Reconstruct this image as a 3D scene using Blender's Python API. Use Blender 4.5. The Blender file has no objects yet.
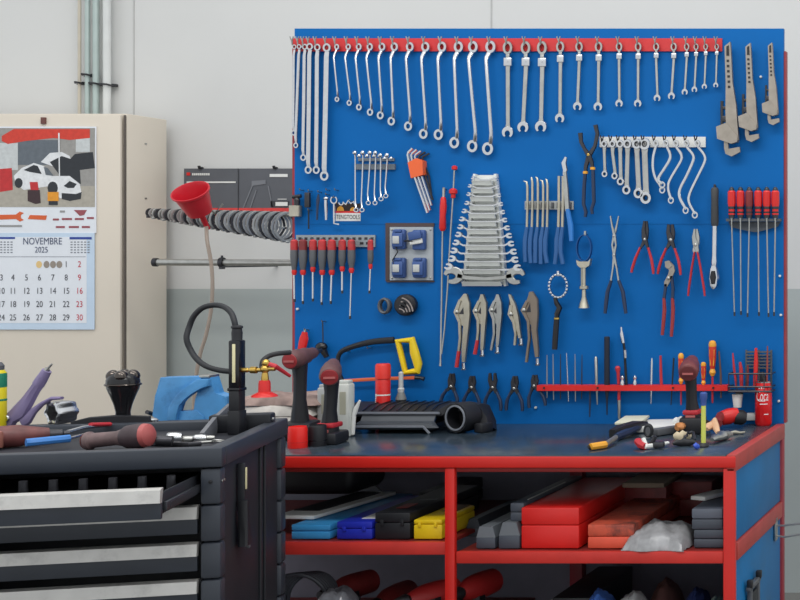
import bpy, bmesh, math, random
from mathutils import Vector, Matrix
random.seed(7)
SC = bpy.context.scene
COL = SC.collection
F, CX, CY, CZ = 1413.0, 1050.0, 254.0, 1.438     # focal length (px), principal point, eye height

def W(px, py, Y):
    return Vector(((px-CX)*Y/F, Y, CZ-(py-CY)*Y/F))
YC = 4.465; K = YC/F
def plane(y):
    global YC, K
    YC = y; K = y/F
def p(px, py, o=0.0):
    v = W(px, py, YC); v.y -= o; return v

# ------------------------------------------------------------ materials
def lin(c):
    return tuple(((v/255)/12.92 if v/255 <= .04045 else ((v/255+.055)/1.055)**2.4) for v in c)+(1,)
MATS = {}
def mat(name, rgb, rough=.5, metal=0, var=.06, scale=14, spec=.5, bump=0, alpha=1, trans=0, coat=0, dirt=None, dirtamt=.3):
    if name in MATS: return MATS[name]
    m = bpy.data.materials.new(name); m.use_nodes = True
    nt = m.node_tree; b = nt.nodes['Principled BSDF']
    tc = nt.nodes.new('ShaderNodeTexCoord'); nz = nt.nodes.new('ShaderNodeTexNoise')
    nz.inputs['Scale'].default_value = scale; nz.inputs['Detail'].default_value = 5
    nt.links.new(tc.outputs['Object'], nz.inputs['Vector'])
    rp = nt.nodes.new('ShaderNodeValToRGB')
    c = lin(rgb); lo = tuple(v*(1-var) for v in c[:3])+(1,); hi = tuple(min(1, v*(1+var)) for v in c[:3])+(1,)
    rp.color_ramp.elements[0].position = .3; rp.color_ramp.elements[1].position = .7
    rp.color_ramp.elements[0].color = lo; rp.color_ramp.elements[1].color = hi
    nt.links.new(nz.outputs['Fac'], rp.inputs['Fac'])
    out = rp.outputs['Color']
    if dirt:
        n2 = nt.nodes.new('ShaderNodeTexNoise'); n2.inputs['Scale'].default_value = scale*.6; n2.inputs['Detail'].default_value = 8
        n2.inputs['Roughness'].default_value = .7
        nt.links.new(tc.outputs['Object'], n2.inputs['Vector'])
        r2 = nt.nodes.new('ShaderNodeValToRGB'); r2.color_ramp.elements[0].position = .5; r2.color_ramp.elements[1].position = .7
        r2.color_ramp.elements[1].color = (dirtamt,)*3+(1,); r2.color_ramp.elements[0].color = (0, 0, 0, 1)
        nt.links.new(n2.outputs['Fac'], r2.inputs['Fac'])
        mx = nt.nodes.new('ShaderNodeMixRGB'); mx.inputs['Color2'].default_value = lin(dirt)
        nt.links.new(r2.outputs['Color'], mx.inputs['Fac']); nt.links.new(out, mx.inputs['Color1']); out = mx.outputs['Color']
    nt.links.new(out, b.inputs['Base Color'])
    b.inputs['Roughness'].default_value = rough; b.inputs['Metallic'].default_value = metal
    b.inputs['Specular IOR Level'].default_value = spec; b.inputs['Alpha'].default_value = alpha
    b.inputs['Transmission Weight'].default_value = trans; b.inputs['Coat Weight'].default_value = coat
    if bump:
        bp = nt.nodes.new('ShaderNodeBump'); bp.inputs['Strength'].default_value = bump; bp.inputs['Distance'].default_value = .002
        nt.links.new(nz.outputs['Fac'], bp.inputs['Height']); nt.links.new(bp.outputs['Normal'], b.inputs['Normal'])
    MATS[name] = m; return m

CHROME = mat('chrome', (205, 206, 208), .24, 1, .05, 60)
STEEL = mat('satin steel', (178, 178, 174), .38, 1, .1, 50)
CAST = mat('grey cast steel', (160, 152, 142), .5, .75, .12, 40, bump=.2)
DKST = mat('dark steel', (70, 70, 74), .42, .8, .15, 40)
NICKEL = mat('nickel plate', (186, 180, 164), .36, .85, .1, 40)
BLK = mat('black plastic', (24, 25, 30), .5, 0, .15)
BLKG = mat('glossy black', (18, 18, 22), .22, 0, .1)
GREYP = mat('grey plastic', (88, 90, 94), .5)
LGREY = mat('light grey plastic', (186, 188, 186), .5)
BLUE = mat('board blue paint', (6, 99, 172), .55, 0, .04, 3, spec=.15, dirt=(14, 86, 146), dirtamt=.2)
BLUE2 = mat('side panel blue paint', (18, 106, 162), .5, 0, .12, 6, spec=.25, dirt=(60, 90, 110), dirtamt=.35)
RED = mat('red paint', (200, 30, 22), .42, 0, .06, 8)
RAILR = mat('tool rail red', (206, 48, 50), .5, 0, .08, 30)
REDP = mat('red plastic', (212, 34, 30), .38)
REDG = mat('red grip rubber', (186, 42, 52), .5)
DRED = mat('dark red plastic', (126, 42, 42), .5, 0, .2, 40)
REDD = mat('worn red post', (150, 44, 56), .5, 0, .15)
BLUEG = mat('blue grip', (40, 92, 150), .45)
NAVY = mat('navy grip', (32, 48, 78), .5)
SOCKB = mat('blue socket plastic', (56, 84, 140), .45)
ORNG = mat('orange plastic', (232, 100, 48), .45)
YEL = mat('yellow plastic', (232, 198, 24), .42)
YEL2 = mat('amber plastic', (232, 164, 50), .42)
WHT = mat('white enamel', (224, 224, 220), .5, 0, .03)
PAPER = mat('white paper', (226, 230, 236), .8, 0, .02)
IVORY = mat('ivory', (222, 214, 170), .5)
BRASS = mat('brass', (206, 170, 90), .28, 1)
CREAM = mat('cabinet beige enamel', (216, 206, 191), .45, 0, .02, 4)
CREAMD = mat('beige edge', (168, 158, 146), .5)
CARTM = mat('cart charcoal paint', (50, 55, 64), .42, 0, .06, 20)
CARTD = mat('cart black paint', (30, 32, 38), .5, 0, .1, 20)
ALU = mat('worn aluminium', (200, 198, 194), .45, .6, .06, 25, dirt=(90, 90, 92), dirtamt=.3)
PURP = mat('purple anodised', (132, 120, 158), .4, .15)
VBLUE = mat('vise blue enamel', (76, 144, 200), .4, 0, .1, 25, dirt=(44, 96, 146), dirtamt=.6)
GREEN = mat('green label', (30, 130, 100), .5)
LBLUE = mat('sky blue plastic', (58, 146, 206), .4)
DBLUE = mat('cobalt plastic', (32, 46, 176), .4)
SALM = mat('faded orange case', (216, 84, 60), .5, 0, .1)
TUBE = mat('brownish clear hose', (168, 152, 138), .25, 0, .05, alpha=.75)
RUB = mat('black rubber', (30, 32, 36), .55)
CLOTH = mat('brown rag', (150, 128, 120), .9, 0, .35, 22, bump=.5)
CLOTHW = mat('pale rag', (196, 190, 182), .9, 0, .15, 22, bump=.5)
BAGM = mat('grey plastic bag', (158, 158, 160), .3, 0, .25, 30, bump=.6)
SLATE = mat('slate plastic', (66, 72, 82), .45)
SKIN = mat('tan glove', (196, 130, 76), .7)
LIME = mat('lime tube', (206, 210, 96), .3)
TOP = mat('rubber worktop', (48, 60, 70), .22, 0, .3, 7, spec=.6, dirt=(104, 108, 118), dirtamt=.4)

# ------------------------------------------------------------ mesh builder
SQ = [(1, .55), (.8, 1), (-.8, 1), (-1, .55), (-1, -.55), (-.8, -1), (.8, -1), (1, -.55)]
class MB:
    def __init__(s): s.bm = bmesh.new(); s.mi = 0
    def _f(s, vs):
        try:
            f = s.bm.faces.new(vs); f.material_index = s.mi; return f
        except ValueError: return None
    def sweep(s, pts, w, t=None, n=8, up=(0, 1, 0), sq=False, closed=False):
        pts = [Vector(q) for q in pts]; N = len(pts)
        w = list(w) if isinstance(w, (list, tuple)) else [w]*N
        t = w if t is None else (list(t) if isinstance(t, (list, tuple)) else [t]*N)
        sec = SQ if sq else [(math.cos(2*math.pi*i/n), math.sin(2*math.pi*i/n)) for i in range(n)]
        rings = []
        for i in range(N):
            a = pts[(i-1) % N] if (closed or i > 0) else pts[i]
            b = pts[(i+1) % N] if (closed or i < N-1) else pts[i]
            T = (b-a).normalized(); U = Vector(up)
            if abs(T.dot(U)) > .95: U = Vector((0, 0, 1)) if abs(T.z) < .9 else Vector((1, 0, 0))
            S = T.cross(U).normalized(); U = S.cross(T)
            rings.append([s.bm.verts.new(pts[i]+S*w[i]*x+U*t[i]*y) for x, y in sec])
        m = len(sec)
        for i in range(N if closed else N-1):
            r0, r1 = rings[i], rings[(i+1) % N]
            for j in range(m): s._f([r0[j], r0[(j+1) % m], r1[(j+1) % m], r1[j]])
        if not closed: s._f(rings[0][::-1]); s._f(rings[-1])
        return s
    def tube(s, pts, r, n=8, up=(0, 1, 0)): return s.sweep(pts, r, None, n, up)
    def ring(s, c, rx, rz, w, t, seg=20, a0=None, a1=None, rot=0, sq=True, ax=None):
        """ring in the XZ plane (metres); arc when a0/a1 (deg, 0=+x, 90=up) are given"""
        c = Vector(c); full = a0 is None
        if full: an = [2*math.pi*i/seg for i in range(seg)]
        else: an = [math.radians(a0+(a1-a0)*i/seg) for i in range(seg+1)]
        ps = []
        for a in an:
            x, z = rx*math.cos(a), rz*math.sin(a)
            v = Vector((x*math.cos(rot)-z*math.sin(rot), 0, x*math.sin(rot)+z*math.cos(rot)))
            if ax is not None: v = ax @ v
            ps.append(c+v)
        up = (0, 1, 0) if ax is None else ax @ Vector((0, 1, 0))
        return s.sweep(ps, w, t, up=up, sq=sq, closed=full)
    def plate(s, pts, th, off=0.0, Y=None):
        """pts: px outline on the current plane, front face at off towards the viewer, th thick"""
        P = [p(x, y, off) for x, y in pts]
        return s.poly(P, Vector((0, th, 0)))
    def poly(s, P, ext):
        a = [s.bm.verts.new(v) for v in P]; b = [s.bm.verts.new(Vector(v)+Vector(ext)) for v in P]
        s._f(a); s._f(b[::-1]); n = len(P)
        for i in range(n): s._f([a[i], b[i], b[(i+1) % n], a[(i+1) % n]])
        return s
    def box(s, c, d, bev=0.0, R=None, seg=2):
        b2 = bmesh.new(); bmesh.ops.create_cube(b2, size=1)
        for v in b2.verts: v.co = Vector((v.co.x*d[0], v.co.y*d[1], v.co.z*d[2]))
        if bev: bmesh.ops.bevel(b2, geom=list(b2.edges), offset=bev, segments=seg, affect='EDGES', profile=.5)
        return s.merge(b2, c, R)
    def merge(s, b2, c, R=None):
        mp = {}
        for v in b2.verts:
            co = v.co.copy()
            if R is not None: co = R @ co
            mp[v] = s.bm.verts.new(co+Vector(c))
        for f in b2.faces: s._f([mp[v] for v in f.verts])
        b2.free(); return s
    def lathe(s, o, prof, seg=20, ax=(0, 0, 1)):
        A = Vector(ax).normalized(); B = Vector((0, 1, 0)) if abs(A.y) < .9 else Vector((1, 0, 0))
        X = A.cross(B).normalized(); Z = X.cross(A); o = Vector(o); rings = []
        for r, h in prof:
            rings.append([s.bm.verts.new(o+A*h+(X*math.cos(2*math.pi*i/seg)+Z*math.sin(2*math.pi*i/seg))*max(r, 1e-5)) for i in range(seg)])
        for a, b in zip(rings, rings[1:]):
            for j in range(seg): s._f([a[j], a[(j+1) % seg], b[(j+1) % seg], b[j]])
        s._f(rings[0][::-1]); s._f(rings[-1]); return s
    def ball(s, c, r, sc=(1, 1, 1), seg=14):
        prof = [(r*math.sin(math.pi*i/10), -r*math.cos(math.pi*i/10)) for i in range(11)]
        n0 = len(s.bm.verts); s.lathe((0, 0, 0), prof, seg); s.bm.verts.ensure_lookup_table()
        for v in s.bm.verts[n0:]: v.co = Vector(c)+Vector((v.co.x*sc[0], v.co.y*sc[1], v.co.z*sc[2]))
        return s
    def add_mesh(s, me, fn):
        mp = [s.bm.verts.new(fn(v.co)) for v in me.vertices]
        for f in me.polygons: s._f([mp[i] for i in f.vertices])
        return s
    def mesh(s, name, m, anchor, smooth=35):
        bm = s.bm; bmesh.ops.recalc_face_normals(bm, faces=bm.faces)
        for v in bm.verts: v.co -= anchor
        for f in bm.faces: f.smooth = True
        for e in bm.edges:
            if len(e.link_faces) == 2 and e.calc_face_angle(0) > math.radians(smooth): e.smooth = False
        me = bpy.data.meshes.new(name); bm.to_mesh(me); bm.free()
        for q in (m if isinstance(m, (list, tuple)) else [m]): me.materials.append(q)
        return me
def link(name, data): o = bpy.data.objects.new(name, data); COL.objects.link(o); return o
class T:
    """a thing: an Empty at its base that parents its parts"""
    def __init__(s, name, label, cat, group=None, kind=None):
        s.n, s.l, s.c, s.g, s.k, s.ps = name, label, cat, group, kind, []
    def add(s, pn, mb, m, parent=None, label=None, kind=None):
        s.ps.append((pn, mb, m, parent, label, kind)); return len(s.ps)-1
    def done(s):
        vs = [v.co for q in s.ps for v in q[1].bm.verts]
        mn = [min(v[i] for v in vs) for i in range(3)]; mx = [max(v[i] for v in vs) for i in range(3)]
        a = Vector(((mn[0]+mx[0])/2, (mn[1]+mx[1])/2, mn[2]))
        if len(s.ps) == 1:
            pn, mb, m, par, lab, kd = s.ps[0]
            r = link(s.n, mb.mesh(s.n, m, a))
        else:
            r = link(s.n, None); r.empty_display_size = .05; obs = []
            for pn, mb, m, par, lab, kd in s.ps:
                o = link(pn, mb.mesh(pn, m, a)); o.parent = r if par is None else obs[par]; obs.append(o)
                if lab: o['label'] = lab
                if kd: o['kind'] = kd
        r.location = a; r['label'] = s.l; r['category'] = s.c
        if s.g: r['group'] = s.g
        if s.k: r['kind'] = s.k
        return r
def solo(name, label, cat, mb, m, group=None):
    t = T(name, label, cat, group); t.add(name, mb, m); return t.done()
def struct(name, mb, m):
    o = link(name, mb.mesh(name, m, Vector((0, 0, 0)))); o['kind'] = 'structure'; return o
def text(mb, s, size, fn, align='CENTER', sx=1.0, shear=0):
    cu = bpy.data.curves.new('t', 'FONT'); cu.body = s; cu.size = size; cu.align_x = align; cu.align_y = 'CENTER'; cu.shear = shear
    cu.resolution_u = 3; cu.extrude = 0
    o = bpy.data.objects.new('t', cu); COL.objects.link(o); bpy.context.view_layer.update()
    me = bpy.data.meshes.new_from_object(o.evaluated_get(bpy.context.evaluated_depsgraph_get()))
    for v in me.vertices: v.co.x *= sx
    mb.add_mesh(me, fn); bpy.data.objects.remove(o); bpy.data.curves.remove(cu); bpy.data.meshes.remove(me)
def flat_text(mb, s, hpx, x, y, off, sx=1.0, align='CENTER', shear=0):
    o = p(x, y, off); text(mb, s, hpx*K*1.4, lambda c: o+Vector((c.x, 0, c.y)), align, sx, shear)
ORD = ['first', 'second', 'third', 'fourth', 'fifth', 'sixth', 'seventh', 'eighth', 'ninth', 'tenth', 'eleventh', 'twelfth',
       'thirteenth', 'fourteenth', 'fifteenth', 'sixteenth', 'seventeenth', 'eighteenth', 'nineteenth', 'twentieth']
def nth(i, n):
    if i == 0: return 'leftmost'
    if i == n-1: return 'rightmost'
    return ORD[i]+' from left'
def sm(pts, k=4):
    P = [Vector(q) for q in pts]; out = []
    for i in range(len(P)-1):
        a = P[max(i-1, 0)]; b = P[i]; c = P[i+1]; d = P[min(i+2, len(P)-1)]
        for j in range(k):
            t = j/k; out.append(.5*((2*b)+(c-a)*t+(2*a-5*b+4*c-d)*t*t+(3*b-a-3*c+d)*t**3))
    return out+[P[-1]]
def rect(mb, x0, y0, x1, y1, th, off=0): return mb.plate([(x0, y0), (x1, y0), (x1, y1), (x0, y1)], th, off)

# ============================================================ the room
WY = 6.0
m = MB(); m.box((-1.5, WY+.06, 1.29+1.5), (9, .12, 3.0)); 
wallw = mat('white wall paint', (208, 208, 206), .7, 0, .015, 1.5, dirt=(190, 190, 188), dirtamt=.15)
wallg = mat('grey wall paint', (172, 179, 177), .6, 0, .02, 2, dirt=(158, 164, 164), dirtamt=.3)
m.mi = 1; m.box((-1.5, WY+.06, .645), (9, .12, 1.29))
w = struct('wall_back', m, [wallw, wallg])
m = MB()
for sx in (491.5, 134): m.box(W(sx, 60, WY)+Vector((0, -.0015, .3)), (.005, .003, 1.9))
struct('trim_1', m, mat('wall seam', (182, 182, 180), .7))
m = MB(); m.box((-1.5, 2.5, -.05), (9, 7.2, .1)); struct('floor', m, mat('concrete floor', (118, 116, 112), .5, 0, .1, 2))
# vertical pipes at the wall behind the cabinet
plane(5.96)
for i, (x, r, col) in enumerate([(79.5, 1.6, 0), (87.5, 2.4, 1), (96, 3.0, 1), (107, 3.6, 2)]):
    mt = [mat('pipe cream', (190, 182, 166), .4), mat('pipe grey green', (172, 186, 182), .3, .2), mat('pipe white', (208, 210, 208), .4)][col]
    t = T('conduit_pipe', ['thin beige conduit pipe on wall, leftmost above the cabinet', 'grey green conduit pipe on wall, second from left above cabinet',
          'wider grey green conduit pipe on wall, third from left above cabinet', 'white conduit pipe on wall, rightmost above cabinet'][i], 'pipe', 'pipes on the wall')
    m = MB(); m.tube([p(x, -60), p(x, 240)], r*K, 12); t.add('pipe', m, mt)
    yy = [83, 75, 84, 85][i]
    m = MB(); m.tube([p(x-r-2.5, yy, .0), p(x-r, yy-.5, .012+r*K), p(x+r, yy, .012+r*K), p(x+r+2.5, yy+1, .0)], .004, 6); m.box(p(x, yy, -.02), ((2*r+6)*K, .02, .012))
    t.add('clamp', m, DKST); t.done()

# ---------------------------------------------------------------- cabinet with calendar
CF, CBK = 5.66, 5.94
plane(CF)
t = T('steel_cabinet', 'tall beige steel cabinet with a wall calendar on its front', 'cabinet')
xr = p(123, 0).x; zt = p(0, 111).z; xl = p(-170, 0).x
m = MB(); m.box(((xl+xr)/2, (CF+CBK)/2+.012, zt/2-.004), (xr-xl+.002, CBK-CF-.024, zt-.008), .004); t.add('body', m, CREAM)
m = MB(); m.box(((xl+xr)/2-.004, CF+.009, zt/2-.002), (xr-xl-.014, .018, zt-.02), .006); b = t.add('door', m, CREAM)
m = MB(); m.box((xr-.003, CF+.016, zt/2), (.006, .008, zt-.03)); t.add('door_seam', m, mat('seam dark', (92, 84, 78), .6))
m = MB(); rect(m, 42, 117.5, 46.5, 124, .012, .008); t.add('lock', m, mat('lock brown', (104, 62, 56), .5), b)
for i, y in enumerate((141, 197)):
    m = MB(); m.box(Vector((xr+.0015, 5.8, p(0, y).z)), (.003, .012, .006)); t.add('screw', m, STEEL)
t.done()
# calendar
plane(CF-.006)
t = T('wall_calendar', 'paper wall calendar showing NOVEMBRE 2025 under a race car picture', 'calendar')
m = MB(); rect(m, -10, 126.5, 96, 233, .0035, 0); t.add('header_card', m, PAPER)
m = MB(); rect(m, -10, 233, 94.5, 329.5, .004, .0015); pg = t.add('month_page', m, [mat('calendar pale blue', (196, 214, 232), .7, 0, .03)])
m = MB(); rect(m, -8, 237, 87, 323, .0005, .0022); t.add('date_grid', m, PAPER, pg)
pics = [(150, 148, 144), (206, 60, 44), (96, 104, 112), (222, 224, 226), (40, 44, 50), (170, 164, 152), (60, 40, 44), (226, 150, 40), (190, 44, 46), (196, 200, 200)]
pm = [mat('print %s' % n, c, .6, 0, .1, 60) for n, c in zip(['grey', 'red', 'slate', 'white', 'dark', 'tan', 'maroon', 'amber', 'crimson', 'pale'], pics)]
m = MB()
def lay(i, pts, o): m.mi = i; m.plate(pts, .0004, o)
lay(0, [(-9, 128), (95, 128), (95, 207), (-9, 207)], .0006)
lay(5, [(-9, 186), (95, 186), (95, 207), (-9, 207)], .0010)
lay(2, [(18, 140), (58, 140), (58, 165), (18, 165)], .0010)
lay(9, [(-9, 143), (18, 143), (18, 170), (-9, 170)], .0010)
lay(9, [(76, 138), (90, 138), (90, 152), (76, 152)], .0010)
lay(1, [(2, 136), (14, 129), (60, 129), (90, 129), (90, 138), (70, 140), (54, 138), (26, 141), (8, 144), (2, 141)], .0012)
lay(4, [(75, 154), (93, 152), (95, 168), (80, 170), (66, 164)], .0012)
lay(3, [(41, 162), (50, 153), (62, 152), (70, 156), (72, 164), (52, 166)], .0012)
lay(4, [(50, 162), (62, 156), (74, 160), (80, 170), (81, 184), (62, 178)], .0014)
lay(8, [(0, 169), (12, 168), (13, 190), (0, 192)], .0014)
lay(3, [(14, 176), (22, 168), (34, 163), (44, 166), (52, 176), (70, 176), (80, 184), (82, 194), (72, 200), (60, 198), (50, 186), (24, 190), (16, 184)], .0016)
lay(4, [(24, 170), (34, 165), (38, 166), (42, 174), (30, 172)], .0018)
lay(2, [(44, 167), (48, 168), (54, 176), (46, 175)], .0018)
for cx, cy, r in ((19, 183, 5), (53, 188, 6.5)): lay(4, [(cx+r*.8*math.cos(a*math.pi/6), cy+r*math.sin(a*math.pi/6)) for a in range(12)], .0020)
lay(4, [(62, 193), (76, 194), (82, 192), (81, 199), (70, 201), (62, 199)], .0018)
lay(8, [(30, 182), (38, 182), (39, 190), (31, 190)], .0022)
lay(6, [(28, 190), (40, 190), (41, 203), (36, 204), (28, 201)], .0022)
lay(7, [(48, 192), (59, 192), (59, 201), (48, 201)], .0024)
lay(4, [(49, 201), (58, 201), (58, 205), (49, 205)], .0024)
lay(3, [(58.6, 133), (60, 133), (60.4, 178), (59.4, 178)], .0026)
lay(4, [(64, 186), (70, 181), (77, 184), (74, 188), (68, 188)], .0020)
t.add('picture', m, pm)
m = MB(); m.mi = 0
m.plate([(-9, 215), (16, 214.5), (20, 211.5), (24, 213), (21, 215), (21, 218), (24, 220), (20, 221.5), (16, 219), (-9, 220)], .0005, .0012)
m.plate([(30, 215), (47, 215.5), (46, 220), (28, 219)], .0005, .0012)
for x0, y0, x1, c in ((53, 218.5, 59, 1), (62, 218, 72, 1), (75, 218, 84, 1), (87, 217, 94, 1), (56, 226, 65, 1), (69, 226, 79, 1), (82, 226, 90, 1), (-9, 225, 22, 2), (60, 210.5, 65, 2)):
    m.mi = c; rect(m, x0, y0, x1, y0+2, .0005, .0012)
m.mi = 1; m.plate([(74, 210), (87, 210), (84, 215), (80, 216)], .0005, .0012)
t.add('sponsor_strip', m, [mat('print orange', (214, 96, 48), .6), mat('print mauve', (150, 76, 84), .6), mat('print mid grey', (150, 150, 150), .6)])
m = MB(); flat_text(m, 'NOVEMBRE', 7, 43, 241.5, .0036, .78); flat_text(m, '2025', 6, 42, 250, .0036, .8); t.add('month_lettering', m, mat('ink blue grey', (74, 84, 112), .7), pg)
m = MB(); m.mi = 0; rect(m, -8, 237, 15.5, 239, .0005, .003); rect(m, 70, 237, 92, 239.4, .0005, .003)
m.mi = 1
for r in range(5):
    for c in range(6): rect(m, 71+c*3.4, 241.5+r*2.6, 73+c*3.4, 242.6+r*2.6, .0004, .003); rect(m, -6+c*3.4, 241.5+r*2.6, -4+c*3.4, 242.6+r*2.6, .0004, .003)
rect(m, 0, 256.5, 86, 257, .0004, .003)
t.add('small_months', m, [mat('ink navy', (50, 72, 150), .7), mat('ink grey', (130, 134, 144), .7)], pg)
m = MB(); md = MB(); mc = MB()
cols = [2, 13.5, 27, 40, 53.3, 66.7, 80]
for i, c in enumerate((39.5, 47, 53.5, 59.8)): mc.mi = 0 if i == 0 else 1; mc.plate([(c+3*math.cos(a*math.pi/6), 264.5+3.6*math.sin(a*math.pi/6)) for a in range(12)], .0005, .003)
d = 1
for row in range(5):
    for c in range(7):
        if row == 0 and c < 5: continue
        flat_text(md if c == 6 else m, str(d), 6.2, cols[c], 264.5+row*13.3, .0034, .8); d += 1
t.add('date_numbers', m, mat('ink black', (66, 68, 76), .7), pg); t.add('sunday_numbers', md, mat('ink red', (196, 50, 70), .7), pg, 'red sunday numbers')
t.add('moon_symbols', mc, [mat('ink sand', (222, 190, 130), .7), mat('ink taupe', (150, 140, 130), .7)], pg)
t.done()

# ---------------------------------------------------------------- poster board on the wall
plane(5.98)
t = T('tool_poster', 'dark grey poster with red bottom band hanging behind the blue board', 'poster')
m = MB(); rect(m, 184, 168.5, 300, 217, .012, 0); bd = t.add('board', m, mat('poster slate', (88, 90, 96), .5, 0, .05))
m = MB(); rect(m, 184, 208, 300, 217, .002, .002); t.add('red_band', m, mat('poster red', (214, 62, 60), .5, 0, .15, 30), bd)
m = MB(); m.mi = 0; rect(m, 238.2, 168.5, 238.9, 217, .001, .003); rect(m, 271, 201, 289, 207, .001, .003)
m.mi = 1; rect(m, 187, 172.5, 190.5, 175.5, .001, .003)
m.mi = 2; rect(m, 187, 181.5, 236, 183, .001, .003); rect(m, 270, 174, 288, 177, .001, .003); rect(m, 276, 202, 288, 206, .001, .004); rect(m, 278, 198.8, 287, 199.5, .001, .003)
for i in range(9): rect(m, 192.5+i*2, 173.2, 193.9+i*2, 175.4, .001, .003)
m.mi = 3
for a, b_ in (((243, 208), (252, 186)), ((252, 186), (268, 186)), ((268, 186), (272, 207)), ((250, 208), (256, 190))):
    m.plate([(a[0], a[1]), (a[0]+1.2, a[1]), (b_[0]+1.2, b_[1]), (b_[0], b_[1])], .0008, .003) if a[1] != b_[1] else m.plate([(a[0], 181), (a[0]+14, 180), (a[0]+14, 184), (a[0], 186)], .0008, .003)
t.add('print', m, [mat('print black', (50, 52, 56), .5), REDP, WHT, mat('print faint grey', (116, 118, 124), .5)], bd)
for x in (201, 275.5):
    m = MB(); m.tube([p(x, 168, -.01), p(x, 168, .012), p(x, 166, .014)], .006, 8); t.add('hook', m, DKST)
t.done()
# clamp rack
plane(5.5)
t = T('clamp_rod', 'thin steel rod on the wall carrying a row of ring clamps', 'rod')
zr = p(0, 212)
m = MB(); m.tube([p(147, 211.5), p(293, 215)], .005, 8); t.add('rod', m, STEEL)
for x in (178, 262):
    m = MB(); q = p(x, 213.0); m.box((q.x, (5.49+6.0)/2, q.z-.011), (.012, .51, .012)); t.add('bracket', m, STEEL)
t.done()
NC = 42
for i in range(NC):
    f = i/(NC-1); x = 150+f*139; r = (3.5+f*11)*K
    top = p(x, 211.7+3.4*(x-147)/146)
    m = MB(); ang = math.radians(52-14*f+random.uniform(-9, 9))
    R = Matrix.Rotation(ang, 3, 'Z')
    c = top+Vector((0, 0, -r+.0095))
    m.ring(c, r*.85, r, .0044, .0022, 16, ax=R)
    m.box(c+R @ Vector((r*.85+.008, 0, -r*.2)), (.016, .01, .008), .001, R)
    m.tube([c+R @ Vector((r*.85+.004, -.01, -r*.2)), c+R @ Vector((r*.85+.004, .022, -r*.2))], .003, 6)
    m.box(c+Vector((-.004, -.004, -r-.002))+R @ Vector((.006*math.sin(i*2.3), 0, 0)), (.012, .012, .008), .001, R)
    lab = 'smallest steel hose clamp at the left end of wall rod' if i == 0 else ('largest steel hose clamp at the right end of wall rod' if i == NC-1 else
          ('steel hose clamp on the wall rod, %s' % ((ORD[i]+' from left') if i < 20 else (ORD[NC-1-i]+' from the right' if i > NC-21 else ('middle pair, %s one' % ('left' if i == 20 else 'right'))))))
    solo('hose_clamp', lab, 'clamp', m, STEEL if i % 3 else DKST, 'hose clamps on the wall rod')
# horizontal rail
plane(5.6)
t = T('wall_rail', 'horizontal round steel rail fixed low on the wall beside cabinet', 'rail')
m = MB(); m.tube([p(155, 262.3), p(330, 263)], .013, 12); t.add('rail', m, STEEL)
m = MB(); m.tube([p(153.5, 262.2), p(157.5, 262.3)], .017, 12); t.add('end_cap', m, DKST)
m = MB(); q = p(222, 262.5); m.ring(q, .0165, .0165, .004, .008, 16, ax=Matrix.Rotation(math.pi/2, 3, 'Z')); m.box(q+Vector((0, .2, -.017)), (.008, .40, .006)); m.box(q+Vector((0, .0, -.02)), (.014, .02, .012)); m.tube([q+Vector((0, 0, .012)), q+Vector((0, 0, .028))], .005, 6)
t.add('bracket', m, DKST); t.done()
# funnel with hose
plane(5.36)
t = T('funnel', 'red plastic funnel with clear brown hose beside the cabinet', 'funnel')
m = MB(); ax = Vector((-.03, -.60, .8)).normalized(); o = p(200.5, 213)
prof = [(.005, -.075), (.008, -.074), (.011, -.012), (.018, -.004), (.043, .004), (.060, .088), (.067, .094), (.067, .101), (.063, .101), (.057, .09), (.040, .008), (.01, .002), (.006, -.07)]
m.lathe(o, prof, 28, ax); t.add('cone', m, mat('funnel red', (198, 28, 44), .4))
cl = MB(); cl.tube([o+ax*.06+Vector((0, .05, 0)), Vector((o.x, 5.45, o.z+.0)), Vector((o.x, 5.503, p(0, 211).z+.03))], .004, 6); t.add('clip', cl, STEEL)
hs = MB(); hs.tube(sm([o-ax*.06, p(207, 240, .0), p(211, 262, .0), p(212.5, 285), p(211, 310), p(206, 335), p(200, 355), p(195, 385), p(193, 425)]), .0068, 10); t.add('hose', hs, TUBE)
t.done()

# ---------------------------------------------------------------- workbench
BF, BB = 3.78, 4.49
XR = (735-CX)*BF/F
XL = -2.62
ZT = .900
S3 = BF/F
t = T('workbench', 'red steel workbench with dark worktop, shelves and blue side panel', 'workbench')
m = MB(); m.box(((XL+XR-.022)/2, (BF+4.479)/2, ZT-.006), (XR-XL-.026, 4.479-BF-.004, .012), .002); t.add('worktop', m, TOP)
def bx(x0, x1, y0, y1, z0, z1, bev=.003): return MB().box(((x0+x1)/2, (y0+y1)/2, (z0+z1)/2), (x1-x0, y1-y0, z1-z0), bev)
t.add('front_rail', bx(XL, XR+.002, BF-.004, BF+.03, ZT-.034, ZT-.004), RED)
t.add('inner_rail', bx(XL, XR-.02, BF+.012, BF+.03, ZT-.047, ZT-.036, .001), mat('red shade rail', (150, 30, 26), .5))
t.add('side_rail', bx(XR-.0235, XR+.0025, BF+.0, 4.479, ZT-.045, ZT+.0005), mat('side rail dusty red', (172, 60, 54), .5, 0, .12, 14))
t.add('side_rail', bx(XL, XL+.034, BF+.031, BB-.035, ZT-.045, ZT-.004), RED)
for x0, x1 in ((XR-.032, XR), ((444.5-CX)*S3, (454.5-CX)*S3), (XL, XL+.038)):
    t.add('leg', bx(x0, x1, BF, BF+.018, 0, ZT-.035), RED)
for x0, x1 in ((XR-.036, XR), (XL, XL+.036)): t.add('leg', bx(x0, x1, BB-.036, BB, 0, ZT-.03), REDD)
xm = (450-CX)*S3
zl = CZ-(542.5-CY)*S3; zr_ = CZ-(552-CY)*S3
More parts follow.
